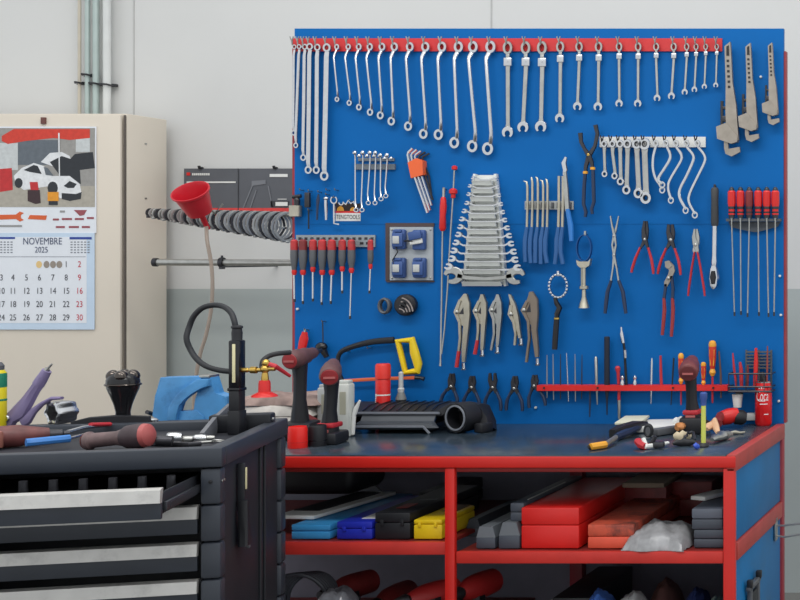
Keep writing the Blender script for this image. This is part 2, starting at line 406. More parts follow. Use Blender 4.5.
def shelf(x0, x1, z, dz):
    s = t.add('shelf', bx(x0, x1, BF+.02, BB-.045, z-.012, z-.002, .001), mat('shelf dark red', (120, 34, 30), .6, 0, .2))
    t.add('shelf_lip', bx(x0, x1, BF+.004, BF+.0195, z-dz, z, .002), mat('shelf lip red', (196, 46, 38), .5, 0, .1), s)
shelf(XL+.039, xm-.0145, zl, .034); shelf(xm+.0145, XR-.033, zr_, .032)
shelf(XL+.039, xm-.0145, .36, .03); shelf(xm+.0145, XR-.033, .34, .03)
t.add('back_panel', bx(XL+.038, XR-.038, BB-.04, BB-.034, .1, ZT-.05, .001), mat('light blocking panel grey', (118, 118, 132), .7, 0, .1))  # panel added against leaking light, in place of the shaded wall behind
t.add('rear_post', bx(-1.5, -1.46, BB-.08, BB-.042, .0, ZT-.03), REDD)
xs = XR-.012
t.add('side_panel', bx(xs, xs+.004, BF+.037, BB-.037, .66, ZT-.046, .001), BLUE2)
t.add('side_panel', bx(xs, xs+.004, BF+.037, BB-.037, .12, .608, .001), BLUE2)
t.add('side_brace', bx(XR-.032, XR, BF+.037, BB-.037, .61, .658), mat('side rail dusty red', (190, 66, 60)))
t.done()
# hook strip & clip on side panel
m = MB(); q = Vector((XR+.003, 4.36, .62))
m.tube([q+Vector((-.016, 0, -.02)), q+Vector((.02, 0, -.02)), q+Vector((.1, -.0, -.01)), q+Vector((.12, 0, .0))], .003, 6)
m.tube([q+Vector((-.016, 0, -.05)), q+Vector((.02, 0, -.055)), q+Vector((.085, 0, -.045))], .003, 6); m.box(q+Vector((-.006, 0, -.03)), (.006, .03, .07), .001)
solo('wire_hook', 'thin steel wire hook on the blue bench side near rear post', 'hook', m, STEEL)
t = T('hanging_bracket', 'black and grey buckled bracket hanging on lower blue bench side', 'bracket')
m = MB(); q = Vector((XR-.002, 4.0, .50))
for dy in (-.05, .05): m.box(q+Vector((.006, dy, -.09)), (.014, .012, .2), .003)
m.box(q+Vector((.006, 0, .005)), (.014, .14, .014), .003); t.add('frame', m, GREYP)
m = MB(); m.box(q+Vector((.004, 0, -.1)), (.01, .08, .17), .003); t.add('strap', m, BLK)
for dy in (-.06, .06):
    m = MB(); m.box(q+Vector((.008, dy, .018)), (.016, .02, .022), .003); t.add('clip', m, BLK)
t.done()

# ---------------------------------------------------------------- pegboard
plane(4.48)
t = T('tool_board', 'large blue metal tool board standing on the back of workbench', 'tool board')
m = MB(); rect(m, 294.6, 28.5, 783.5, 224.0, .018); t.add('board_panel', m, BLUE)
m = MB(); rect(m, 294.6, 224.05, 783.5, 424.0, .018, -.0012)
t.add('board_panel', m, BLUE)
m = MB(); rect(m, 291.6, 40, 294.5, 423, .03, -.004); t.add('side_post', m, REDD)
m = MB(); rect(m, 783.6, 51, 785.6, 423, .03, -.004); t.add('side_post', m, REDD)
pegs = [(761, 62+15), (298, 309), (780, 276), (781, 315), (779, 401), (536, 407.5)]
for x, y in pegs:
    m = MB(); m.lathe(p(x, y, -.0005), [(.004, 0), (.004, .006), (.0025, .008)], 10, (0, -1, 0)); t.add('rivet', m, WHT)
# socket recess
m = MB(); 
for (x0, y0, x1, y1) in ((386, 223, 434.5, 226.8), (387, 280.6, 434.5, 282.2), (386, 226.8, 389.8, 281)): rect(m, x0, y0, x1, y1, .004, .004)
t.add('cutout_frame', m, mat('cutout dark', (78, 62, 62), .6))
BOARD = t.done()
# hanging pegs collector
PEG = []
def peg(x, y, o=.028): PEG.append((x, y, o))

# power sockets
plane(4.472)
t = T('socket_plate', 'grey plate with four blue power sockets set in the board', 'socket plate')
m = MB(); rect(m, 390, 227, 433, 280.2, .006, .002); pl = t.add('plate', m, mat('plate grey', (172, 178, 182), .5))
for i, (x, y) in enumerate(((401.3, 239.5), (421.2, 240), (401.3, 267.8), (421.5, 267.8))):
    m = MB(); q = p(x, y, .012); m.box(q, (13*K, .02, 20*K), .006); s = t.add('socket', m, SOCKB)
    m = MB()
    if i == 1:
        m.box(p(x-1.5, y-4.5, .034), (13*K, .012, 8.5*K), .004, Matrix.Rotation(math.radians(-12), 3, 'Y')); t.add('lid', m, SOCKB, s)
        m = MB(); m.box(p(x-1.2, y+1.5, .028), (13*K, .008, 5.5*K), .004, Matrix.Rotation(math.radians(-10), 3, 'Y')); t.add('cable_tag', m, WHT, s)
    else:
        m.box(p(x, y+.5, .026), (11*K, .01, 14*K), .004); m.box(p(x, y-8.6, .022), (7*K, .012, 3*K), .002); t.add('lid', m, SOCKB, s)
        m = MB(); m.box(p(x-.8, y+.4, .0325), (6.5*K, .003, 7.5*K), .001); t.add('sticker', m, LGREY, s)
for x, y in ((392.3, 229.5), (430.8, 229.5), (392.3, 277.8), (430.8, 277.8)):
    m = MB(); m.lathe(p(x, y, .002), [(.003, 0), (.003, .003), (.001, .004)], 8, (0, -1, 0)); t.add('screw', m, STEEL)
m = MB(); m.tube([p(408, 241, .024), p(413, 241, .03), p(417, 241.5, .03)], .003, 6); m.tube([p(399, 246, .024), p(402, 252, .03), p(397, 260, .03), p(398, 264, .03)], .002, 6); t.add('cord', m, BLK)
t.done()

# ---------------------------------------------------------------- red rail with spanners
plane(4.474)
railx = [295, 300.5, 305.5, 311, 318, 328, 337.5, 349, 359.5, 370.5, 382.7, 395, 410.5, 426, 442.5, 459, 473.5, 491, 508, 526, 542.3, 560.6, 579.5, 599, 619.4, 638.5, 656.5, 674, 687, 696.4, 706, 717]
t = T('spanner_rail', 'long red metal rail of spanners across the top of board', 'rail')
m = MB(); rect(m, 293, 38.3, 722, 51.2, .006, .000); t.add('strip', m, RAILR)
for x in railx:
    m = MB()
    m.tube([p(x, 45.5, 0), p(x, 45.5, .017), p(x, 42, .02), p(x-1.5, 37.5, .022)], .0021, 6)
    m.tube([p(x, 44, .017), p(x+.6, 41, .02), p(x+2, 37.5, .022)], .0021, 6); t.add('hook', m, STEEL)
t.done()
plane(4.463)
# long ring spanners
A = [((295, 47), (294.3, 133), 2.2), ((300.5, 47), (297.2, 145.5), 2.3), ((305.5, 47), (304, 157.6), 2.8), ((311, 47), (309.6, 170), 3.3), ((318, 47.5), (317, 170), 3.3), ((328, 48), (325.6, 176), 4.0)]
lbl = ['shortest long ring spanner, leftmost on the red rail', 'long ring spanner, second from left end of red rail', 'long ring spanner, third from left end of red rail',
       'long ring spanner, fourth from left end of red rail', 'long ring spanner, fifth from left end of red rail', 'longest and widest ring spanner, sixth from left on red rail']
for i, (a, b, r) in enumerate(A):
    d = .004*(i % 2)
    t = T('ring_spanner', lbl[i], 'spanner', 'long ring spanners on the red rail')
    w_ = r*K
    m = MB(); m.sweep([p(a[0], a[1]+3, d), p(a[0]-.2, a[1]+9, d+.004), p((a[0]+b[0])/2, (a[1]+b[1])/2, d+.004), p(b[0], b[1]-8, d+.004), p(b[0], b[1]-2, d)], [w_*.55, w_*.62, w_*.62, w_*.62, w_*.5], .0034, sq=True); t.add('shaft', m, CHROME)
    m = MB(); m.ring(p(a[0], a[1], d), w_*.75, w_*.85, w_*.28, .005); t.add('ring_end', m, CHROME)
    m = MB(); m.ring(p(b[0], b[1], d), w_*.8, w_*.95, w_*.32, .005); t.add('ring_end', m, CHROME); t.done()
# offset ring spanners
Bt = [(337.5, (337.8, 99.4)), (349, (350, 103)), (359.5, (359.7, 107.3)), (370.5, (370.8, 112.3)), (382.7, (381, 115.5)), (395, (392, 121.3)), (410.5, (408.8, 126.3)), (426, (424, 134)),
      (442.5, (439, 134.7)), (459, (454.9, 142.8)), (473.5, (472.8, 146.3)), (491, (488.2, 148.8))]
for i, (x, (xb, yb)) in enumerate(Bt):
    f = i/11; r = 1.9+f*2.9; rt = 2.0+f*2.4
    t = T('offset_ring_spanner', 'offset ring spanner on red rail, %s of the cranked ring spanners' % nth(i, 12), 'spanner', 'offset ring spanners on the red rail')
    m = MB(); ww = (.95+f*.8)*K
    m.sweep([p(x-.3*rt, 47+rt, 0), p(x-rt*.8, 53+rt, .008), p(x-rt*.8, 56+rt, .012), p(xb+r*.9, yb-r*2.6-3, .012), p(xb+r*.75, yb-r*1.7-1, .008), p(xb+r*.4, yb-r*.7, 0)], [ww*1.3, ww*1.2, ww, ww, ww*1.2, ww*1.2], .0036, n=8)
    t.add('shaft', m, CHROME)
    m = MB(); m.ring(p(x, 47, 0), rt*K*.85, rt*K*1.1, .30*rt*K+.0008, .0055); t.add('ring_end', m, CHROME)
    m = MB(); m.ring(p(xb, yb, 0), r*K*.85, r*K*1.05, .30*r*K+.0008, .0055); t.add('ring_end', m, CHROME); t.done()
# flex head ratchet combination spanners
Cc = [(508, 507.8, 133, 1.0), (526, 523.2, 128, 1.0), (542.3, 541, 127.5, 1.03), (560.6, 560, 119, .85), (579.5, 577.7, 107, .78), (599, 598.2, 107.3, .78), (619.4, 619.4, 104, .68), (638.5, 638, 104, .68),
      (656.5, 657.4, 98.6, .62), (674, 671.7, 96.6, .64), (687, 685, 92.5, .56), (696.4, 694.7, 90, .52), (706, 704.6, 87, .48), (717, 716, 85.6, .46)]
def open_jaw(m, c, r, t_, a=270, ww=.38, sq_=1.0):
    m.ring(c, r*.72, r*.8*sq_, [r*(.18+.24*math.sin(math.pi*i/12)) for i in range(13)], t_, 12, a+38, a+322, sq=True)
for i, (x, xb, yb, s) in enumerate(Cc):
    t = T('ratchet_spanner', 'flex-head combination spanner on red rail, %s of the swivel-head spanners' % nth(i, len(Cc)), 'spanner', 'flexible ratchet spanners on the red rail')
    y0 = 47 if s < .9 else 48
    m = MB(); m.ring(p(x, y0), 3.6*s*K, 5.4*s*K, 1.35*s*K, .005); hd = t.add('ratchet_head', m, STEEL)
    m = MB(); m.box(p(x, y0+8.3*s), (3.6*s*K, .008, 5*s*K), .001); t.add('swivel_neck', m, STEEL, hd)
    yj = y0+14*s
    m = MB(); m.box(p(x, yj, -.001), (8*s*K, .012, 8.5*s*K), .002); m.lathe(p(x, yj-.5*s, .005), [(.8*s*K, 0), (.8*s*K, .003)], 8, (0, -1, 0)); t.add('hinge_block', m, CHROME)
    m = MB(); m.sweep([p(x, yj+3*s), p(x-.1, yj+8*s), p(xb+.2, yb-9*s), p(xb, yb-4*s)], [2.3*s*K, 2.1*s*K, 1.9*s*K, 2.8*s*K], .0032, sq=True); t.add('shaft', m, STEEL)
    m = MB(); open_jaw(m, p(xb, yb), 5.6*s*K, .004, 268); t.add('open_jaw', m, CHROME); t.done()
# pipe wrenches
plane(4.45)
for i, (x, y, s) in enumerate(((728, 43, 1.0), (748.5, 44, .865), (770.5, 43.5, .72))):
    def q(a, b, o=0): return p(x+a*s, y+b*s, o)
    def pl_(m, pts, th, off): m.poly([q(a, b, off) for a, b in pts], Vector((0, th, 0)))
    t = T('pipe_wrench', ['largest cast steel pipe wrench, left of the three', 'middle-sized cast steel pipe wrench at board upper right', 'smallest cast steel pipe wrench near board right edge'][i], 'pipe wrench', 'pipe wrenches at the upper right')
    m = MB(); pl_(m, [(-3, 3.5), (2.6, -1), (3.2, 5), (5, 40), (8.5, 62), (11, 97), (5, 99), (-1, 92), (-2, 70), (-1.8, 40)], .016, .008); h = t.add('handle', m, CAST)
    m = MB()
    pl_(m, [(-1, 4), (1.4, 2.5), (1.8, 13), (-1, 13)], .002, .0095)
    for k in range(6): pl_(m, [(-.8+k*.25, 17+k*5.2), (1.6+k*.25, 17+k*5.2), (1.7+k*.25, 19.3+k*5.2), (-.7+k*.25, 19.3+k*5.2)], .002, .0095)
    t.add('hanging_slots', m, BLK, h)
    m = MB(); pl_(m, [(-11, 84), (-1, 80), (10, 93), (10, 99), (4, 101), (-10, 96)], .026, .013); t.add('hook_jaw_housing', m, CAST)
    m = MB(); m.tube([q(-6, 58), q(-6, 83)], 1.6*s*K, 8); m.box(q(-3.6, 65), (3.2*s*K, .012, 3*s*K), .001); m.box(q(-3.8, 76), (4*s*K, .014, 6*s*K), .001); t.add('adjusting_nut', m, DKST)
    m = MB(); pl_(m, [(-3.5, 97), (0, 97), (1, 106), (12, 104), (12.5, 109), (4, 113.5), (-2, 111), (-3.5, 105)], .014, .007); t.add('lower_jaw', m, CAST); t.done()
    peg(x, y+4)
# small offset wrench set in grey clip rack
plane(4.474)
t = T('spanner_clip', 'small grey rack holding six thin double-ended spanners', 'rack')
m = MB(); rect(m, 355, 164, 395, 169.5, .008, .002); m.mi = 0; rect(m, 358, 158, 394, 161, .006, .0); t.add('rack', m, mat('rack grey', (112, 120, 128), .5)); t.done()
plane(4.448)
sp = [(356, 356, 210), (363.8, 362, 210), (371, 368.3, 203), (376.5, 375, 203), (381.5, 381, 199), (388, 385.8, 196)]
for i, (x, xb, yb) in enumerate(sp):
    y0 = 153+(i > 3)*2.5
    m = MB(); m.sweep([p(x, y0, .006), p(x-.3, y0+5, .002), p((x+xb)/2-.6, (y0+yb)/2, 0), p(xb-.5, yb-9, .0), p(xb+1.4, yb-1.5, .008)], [.0028, .0025, .0025, .0025, .003], .0026, n=8)
    m.ball(p(x, y0, .008), 2.1*K, (1, .7, 1), 10); m.ball(p(x+3.6, y0+3, .004), 1.9*K, (1, .7, 1), 10)
    m.ring(p(xb+1.8, yb, .008), 2.1*K, 1.9*K, .0018, .004, 12)
    solo('double_ended_spanner', 'thin chrome double-ended spanner in the grey rack, %s' % nth(i, 6), 'spanner', m, CHROME, 'thin spanners in the grey rack')
# sticker
plane(4.4785)
t = T('brand_sticker', 'small sticker reading TENGTOOLS with yellow helmets on the board', 'sticker')
m = MB(); m.mi = 0; rect(m, 335.8, 203.5, 360.5, 211, .001, .0); m.mi = 1; rect(m, 335.8, 211, 360.5, 213, .001, .0); m.mi = 2; rect(m, 335.8, 213, 360.5, 221, .001, .0)
m.mi = 3; m.plate([(337+3.6*math.cos(a*math.pi/8)+3.5, 210.8-4.6*math.sin(a*math.pi/8)) for a in range(9)], .0008, .001); m.plate([(351+3*math.cos(a*math.pi/8)+2, 210.8-3.6*math.sin(a*math.pi/8)) for a in range(9)], .0008, .001)
t.add('sheet', m, [mat('sticker black', (46, 34, 30), .6), REDP, WHT, YEL2])
m = MB(); flat_text(m, 'TENGTOOLS', 4.4, 348.1, 217.2, .0012, .66); t.add('lettering', m, mat('sticker ink', (40, 44, 52), .6)); t.done()
# ring spanner standing beside sticker
plane(4.46)
m = MB(); m.ring(p(334.3, 200), 3*K, 3.4*K, .0022, .004, 14, 120, 420); m.sweep([p(334.3, 204), p(334.2, 214), p(334.4, 223.5), p(339.5, 224.4)], .0026, .003, sq=True)
m.ring(p(341.5, 202.5), 2.2*K, 2.4*K, .002, .003, 12, 180, 360)
solo('hook_spanner', 'thin open-ring hook spanner left of the small sticker', 'spanner', m, CHROME); peg(334.3, 197.5)
m = MB(); m.sweep([p(343, 202), p(346, 204.5), p(348.5, 200.5), p(351, 203.5), p(354, 201.5), p(355.5, 206)], .0026, .002, sq=True)
solo('bent_wire_clip', 'bent chrome wire clip above the small sticker', 'clip', m, CHROME); peg(350, 201)
# dark small tools at the left
smalls = [('magnet_block', 'small dark grey magnet block near the left board edge', 'magnet', lambda m: (m.box(p(307.6, 200), (5*K, .012, 15*K), .002), m.tube([p(309, 192), p(309, 196)], .002, 6)), DKST, (309, 191)),
          ('black_rod', 'thin black rod hanging below the small dark magnet block', 'rod', lambda m: m.tube([p(308.7, 209), p(308.7, 229)], [.0025]*2, 6), BLK, (308.7, 210)),
          ('file_tool', 'slim dark blue grey file with tapered shank', 'file', lambda m: m.sweep([p(318.5, 194), p(318, 200), p(317.5, 206), p(317, 220)], [.002, .006, .004, .0025], .003), NAVY, (318.7, 192)),
          ('socket_bar', 'short chrome socket bar hanging left of the hook spanner', 'socket bar', lambda m: (m.tube([p(326, 199), p(326, 205), p(326.2, 220)], [.005, .005, .0032], 8), m.ball(p(326, 198.5), .008, (1, .8, .8))), CHROME, (326.5, 194.5)),
          ('steel_cup', 'small pale steel cup holder at the board left edge', 'holder', lambda m: m.lathe(p(295.5, 217), [(.012, 0), (.018, .002), (.019, .036), (.016, .036), (.012, .004)], 14), NICKEL, None),
          ('thumb_screw', 'small black thumb screw above steel cup at board left edge', 'screw', lambda m: (m.tube([p(292.8, 197), p(301, 196)], .006, 8), m.lathe(p(297, 206), [(.008, 0), (.01, .02), (.006, .026)], 10)), DKST, None)]
for n, l, c, fn, mt, pg_ in smalls:
    m = MB(); fn(m); solo(n, l, c, m, mt)
    if pg_: peg(*pg_)
for x in (300.5, 326.8, 335.5): peg(x, 190, .02)

# hex key set
t = T('hex_key_set', 'set of chrome hex keys in an orange plastic holder', 'hex key set')
m = MB(); m.plate([(409.8, 163), (418, 158.5), (424.5, 161), (425, 175), (413, 178.5)], .03, .015); hd = t.add('holder', m, ORNG)
for i in range(5):
    x0 = 409.5+i*2.9; yb = [213, 210.5, 205.5, 200, 195][i]; xe = [429, 430.6, 431.6, 432, 430][i]
    m = MB(); o = .010-i*.005
    m.tube([p(x0+4.5+i*.6, 148.5+i*1.2, o), p(x0+.5, 152.5+i*1.0, o), p(x0-.2, 155+i*.8, o), p(x0+1.3, 163, o), p(x0+6.5, 176, o), p(xe, yb, o)], (1.5-.12*i)*K, 6)
    t.add('hex_key', m, CHROME if i < 3 else DKST)
t.done(); peg(418, 160)

# long screwdrivers / rods
t = T('long_screwdriver', 'very long thin screwdriver with a red handle', 'screwdriver')
m = MB(); m.tube([p(443.2, 197), p(443.4, 199), p(443.3, 207), p(442.8, 215), p(442.6, 228), p(442.7, 231)], [.006, .0085, .0105, .009, .0105, .006], 10); t.add('handle', m, REDP)
m = MB(); m.tube([p(443.9, 187.5), p(443.8, 197)], .0045, 8); t.add('hanging_tip', m, STEEL)
m = MB(); m.tube([p(442.6, 230), p(441.7, 300), p(440.6, 362), p(440.4, 366)], [.0028, .0028, .0028, .0045], 8); t.add('blade', m, STEEL); t.done(); peg(443.9, 189)
t = T('magnetic_pickup_tool', 'long thin pickup rod with two small red collars', 'pickup tool')
m = MB(); m.tube([p(454.6, 166), p(453.2, 195), p(450.5, 235), p(447.5, 290), p(444.5, 330), p(441.6, 354)], .0026, 8); t.add('rod', m, STEEL)
m = MB(); m.lathe(p(454.6, 167.5), [(.003, -.008), (.0085, -.006), (.0085, .003), (.003, .006)], 10); t.add('end_knob', m, REDP)
m = MB(); m.lathe(p(453.2, 194), [(.004, -.014), (.007, -.012), (.007, .0), (.0125, .002), (.0125, .012), (.005, .018)], 12); t.add('collar', m, REDP); t.done(); peg(454.3, 170)

# open-end spanner rack
t = T('tapered_spanner_rack', 'grey tapered rack of double open-end spanners in board middle', 'rack')
def rx(y, side): return (475.5+(464.5-475.5)*(y-174)/112) if side < 0 else (496+(506-496)*(y-174)/112)
plane(4.468)
for sd in (-1, 1):
    m = MB(); m.sweep([p(rx(174, sd), 174), p(rx(286, sd), 286)], .0045, .01, sq=True); t.add('side_rail', m, mat('rack pale grey', (222, 224, 220), .45, .1))
m = MB()
m.plate([(476.5, 175), (495, 175), (504.5, 285), (466, 285)], .003, -.004); t.add('back_plate', m, mat('rack pale grey', (206, 208, 204)))
ys = [178.5, 186.5, 194.7, 203.5, 211.5, 219.5, 227.3, 235, 243, 251, 259, 267, 275.5]
for y in [a+2.6 for a in ys[:-1]]+[281.5]:
    m = MB(); xa, xb = rx(y, -1)+1, rx(y, 1)-1
    m.poly([p(xa, y, .036), p(xb, y, .036), p(xb, y+4.4, .026), p(xa, y+4.4, .026)], Vector((0, .006, 0)))
    m.poly([p(xa, y, .030), p(xb, y, .030), p(xb, y+.8, .030), p(xa, y+.8, .030)], Vector((0, .03, 0))); t.add('rung', m, mat('rack pale grey', (206, 208, 204)))
t.done()
plane(4.444)
lx = [472.5, 469.5, 468.3, 466.5, 463.8, 461.5, 460, 457.8, 455.5, 453.3, 451.3, 447.8, 443.5]
rxs = [497.5, 499.5, 500.7, 502.6, 504.5, 506.5, 509, 511, 513, 515.5, 517, 519.5, 525]
for i, y in enumerate(ys):
    f = i/12; r = (1.7+2.2*f+(2 if i == 12 else 0))*K
    m = MB(); x0, x1 = lx[i]+1, rxs[i]-1
    dy = 2 + 2*f
    if i < 12:
        m.sweep([p(x0+2, y-.5), p(x0+7, y+dy*.7), p((x0+x1)/2, y+dy*.8), p(x1-7, y+dy*.7), p(x1-2, y-.2)], [.0024+.001*f]*5, .004, sq=True)
        open_jaw(m, p(x0-.3, y-.6), r*1.25, .006, 160, sq_=.6); open_jaw(m, p(x1+.3, y+.6), r*1.25, .006, 5, sq_=.6)
    else:
        m.sweep([p(458, 275.5), p(466, 277.5), p(485, 278.8), p(503, 277.5), p(512, 275.5)], [.008, .0065, .006, .0065, .008], .005, sq=True)
        open_jaw(m, p(452.5, 276), 10*K, .005, 205, sq_=.72); open_jaw(m, p(517, 276.5), 10*K, .005, -25, sq_=.72)
    lab = 'smallest open-end spanner, at the top of tapered rack' if i == 0 else ('largest open-end spanner, at the bottom of tapered rack' if i == 12 else 'double open-end spanner, %s from the top of tapered rack' % ORD[i])
    solo('open_end_spanner', lab, 'spanner', m, CHROME if i < 12 else STEEL, 'open-end spanners in the tapered rack')

# blue handled picks
plane(4.474)
t = T('pick_holder', 'short white clip strip holding the blue-handled picks', 'holder')
m = MB(); rect(m, 525, 201, 573.5, 209.5, .006, .002); t.add('strip', m, LGREY)
for x in (528, 533, 538.5, 543.5, 548, 553.5, 559, 566, 571.5):
    m = MB(); m.box(p(x, 205.5, .009), (1.6*K, .012, 6*K), .001); t.add('clip', m, GREYP)
t.done()
plane(4.452)
pk = [(527.5, 525.5, 262, (523.5, 181)), (532.5, 531, 263, (531.5, 177)), (538, 535.5, 263, (535.5, 177)), (543.3, 541, 264, (540.2, 180)), (547.6, 547, 263, (545.5, 179)), (559, 555, 264, None), (563, 563, 264, None)]
for i, (x, xb, yb, hk) in enumerate(pk):
    t = T('hook_pick', 'long steel pick with blue grip on the white strip, %s' % nth(i, 7), 'pick', 'blue-handled picks on the white strip')
    m = MB()
    if hk: m.tube([p(hk[0], hk[1]), p(x-.8, hk[1]+1), p(x, hk[1]+6), p(x, 205), p(x-.6, 230)], [.0016, .0034, .004, .004, .004], 8)
    else: m.tube([p(x, 176), p(x, 180), p(x, 205), p(x-.6, 230)], [.0045, .0045, .0048, .0048], 8)
    t.add('shank', m, NICKEL)
    m = MB(); m.tube([p(x-.4, 227), p(x-2.2, 240), p(x-2.4, 252), p(xb, yb)], [.006, .008, .0075, .007], 8); t.add('grip', m, BLUEG); t.done()
t = T('curved_scissor_pliers', 'curved-tip steel pliers with bright blue grip on the white strip', 'pliers')
m = MB(); m.sweep([p(566.2, 157), p(563.8, 163), p(565.2, 170), p(564.2, 175)], [.004, .009, .008, .005], .005); t.add('curved_tip', m, CHROME)
m = MB(); m.sweep([p(565, 172), p(566, 190), p(567.5, 211)], [.006, .009, .008], .006); t.add('shank', m, STEEL)
m = MB(); m.sweep([p(567.5, 209), p(570.5, 225), p(571.5, 241)], [.007, .009, .007], .007); t.add('grip', m, mat('bright blue grip', (46, 120, 196), .4)); t.done()

# pliers -----------------------------------------------------------------
def pliers(name, label, cat, group, tip, piv, ends, jw=2.2, tipw=.9, gap=1.0, gs=.3, gw=1.8, bow=3.0, mj=DKST, mg=REDG, band=None, ma=None, jbow=0, peg_at=None, spread=1.8, cross=True):
    t = T(name, label, cat, group)
    for k, (ex, ey) in enumerate(ends):
        s = -1 if k == 0 else 1; js = -s if cross else s
        o = .002*s
        tp = (tip[0]+js*gap, tip[1])
        mid = ((tip[0]*.5+piv[0]*.5)+js*(gap*.6+jw*.5+jbow), (tip[1]+piv[1])/2)
        hb = (piv[0]+s*(spread), piv[1]+ (ey-piv[1])*.12)
        gx = piv[0]+(ex-piv[0])*gs+s*bow*.7; gy = piv[1]+(ey-piv[1])*gs
        m = MB(); m.sweep([p(tp[0], tp[1], o), p(mid[0], mid[1], o), p(piv[0]+js*.4, piv[1]-1.5, o), p(hb[0], hb[1], o), p(gx, gy, o)],
                          [tipw*K, jw*K*.85, jw*K*1.25, jw*K*.8, gw*K*.7], .0042, sq=True)
        a = t.add('jaw', m, mj)
        m = MB(); m.sweep([p(gx-.2*s, gy-1.5, o), p(piv[0]+(ex-piv[0])*(gs+.3)+s*bow, piv[1]+(ey-piv[1])*(gs+.28), o), p(piv[0]+(ex-piv[0])*.88+s*bow*.4, piv[1]+(ey-piv[1])*.85, o), p(ex, ey, o)],
                          [gw*K*.8, gw*K, gw*K, gw*K*.75], .0065)
        t.add('grip', m, mg)
    m = MB(); m.lathe(p(piv[0], piv[1], .006), [(jw*K*.7, -.012), (jw*K*.7, .0), (jw*K*.3, .003)], 12, (0, -1, 0)); t.add('pivot_bolt', m, STEEL)
    t.done(); peg(*(peg_at or (piv[0], piv[1]+2.5)))
plane(4.452)
t = T('clamp_pliers', 'blue-handled wide-fork clamp pliers with yellow bands', 'pliers')
for k, (pts, gp) in enumerate(((((595.5, 125), (597.5, 134), (595, 146), (589, 156), (586, 166), (585.4, 172)), ((585.3, 172), (584, 190), (583.6, 204), (586, 212), (585.3, 217))),
                              (((580.7, 133), (581.5, 142), (585, 149), (589, 155), (592, 162), (593, 168)), ((593.2, 168), (593.8, 185), (594.2, 202), (592, 209), (592.8, 214))))):
    o = .003*k
    m = MB(); m.sweep([p(a, b, o) for a, b in pts], [x*K for x in (2.2, 1.8, 1.6, 2.4, 1.9, 1.6)], .005, sq=True); j = t.add('jaw', m, DKST)
    m = MB(); m.sweep([p(a, b, o) for a, b in gp], [x*K for x in (1.8, 2.0, 1.9, 1.8, 1.5)], .0075); t.add('grip', m, NAVY)
    m = MB(); q = p(pts[-1][0], pts[-1][1]+.5, o); m.lathe(q, [(.0078, -.004), (.0078, .004)], 12); t.add('band', m, YEL2)
m = MB(); m.lathe(p(589, 155, .006), [(.007, -.012), (.007, 0), (.003, .003)], 12, (0, -1, 0)); t.add('pivot_bolt', m, BRASS); t.done(); peg(589, 158)

# white rack with ratchet ring spanners
plane(4.474)
t = T('white_spanner_strip', 'white metal strip with hooks for ratchet ring and curved spanners', 'rail')
m = MB(); rect(m, 599.6, 136.8, 705.5, 147.2, .006, .0); t.add('strip', m, WHT)
wx = [604.5, 612.7, 620.3, 627.6, 637, 644.8, 656, 666.5, 676, 687, 697.5]
for x in wx:
    m = MB(); m.tube([p(x, 143, 0), p(x, 143, .026), p(x-.4, 139, .03), p(x-1, 136, .032)], .002, 6); m.tube([p(x, 142, .026), p(x+1.4, 139, .03), p(x+2, 136.5, .032)], .002, 6); t.add('hook', m, DKST)
t.done()
plane(4.45)
rb = [(605, 174, .62), (615, 176, .66), (620.8, 181.5, .75), (626.8, 190, .88), (638.6, 193.3, .98), (646, 198, 1.15)]
for i, (xb, yb, s) in enumerate(rb):
    x = wx[i]; t = T('ratchet_ring_spanner', 'straight ratchet ring spanner on the white strip, %s' % nth(i, 6), 'spanner', 'ratchet ring spanners on the white strip')
    m = MB(); m.sweep([p(x, 147), p(x, 153), p(xb, yb-8*s), p(xb, yb-4*s)], [3.2*s*K, 2.4*s*K, 2.4*s*K, 3.0*s*K], .003, sq=True); t.add('shaft', m, STEEL)
    for cx, cy in ((x, 144), (xb, yb)):
        m = MB(); m.ring(p(cx, cy), 3.4*s*K, 3.9*s*K, 1.5*s*K, .0055); h = t.add('ring_end', m, CHROME)
        m = MB(); m.ring(p(cx, cy), 2.0*s*K, 2.4*s*K, .5*s*K, .006); t.add('ratchet_insert', m, DKST, h)
    t.done()
cv = [[(655.5, 148), (653.3, 157), (653, 168), (655.5, 178), (660, 185), (662.6, 189)], [(668, 148), (670.8, 155), (669.5, 161), (664, 170), (659.5, 177), (659.5, 181), (663, 184)],
      [(677, 148), (681, 154), (681.3, 160), (675, 171), (669, 182), (668.5, 190), (671.3, 199.3)], [(688, 148), (693.5, 155), (693.5, 161), (687, 176), (680.5, 189), (680.3, 198), (686.5, 209.5)],
      [(699, 148), (704.3, 155), (704.6, 162), (697, 178), (690, 193), (689, 202), (695.2, 214)]]
for i, pts in enumerate(cv):
    t = T('curved_ring_spanner', 'S-shaped curved ring spanner on the white strip, %s' % nth(i, 5), 'spanner', 'curved spanners on the white strip')
    o = .006*(i % 2)
    m = MB(); m.sweep(sm([p(wx[6+i]+.5, 146, o)]+[p(a, b, o) for a, b in pts]), .0048, .0035, sq=False); t.add('shaft', m, CHROME)
    m = MB(); m.ring(p(wx[6+i], 143.5, o), 2.2*K, 3.0*K, .0022, .005, 14); t.add('ring_end', m, CHROME)
    m = MB(); m.ring(p(pts[-1][0], pts[-1][1]+1, o), 2.4*K, 2.9*K, .0026, .005, 14); t.add('ring_end', m, CHROME); t.done()

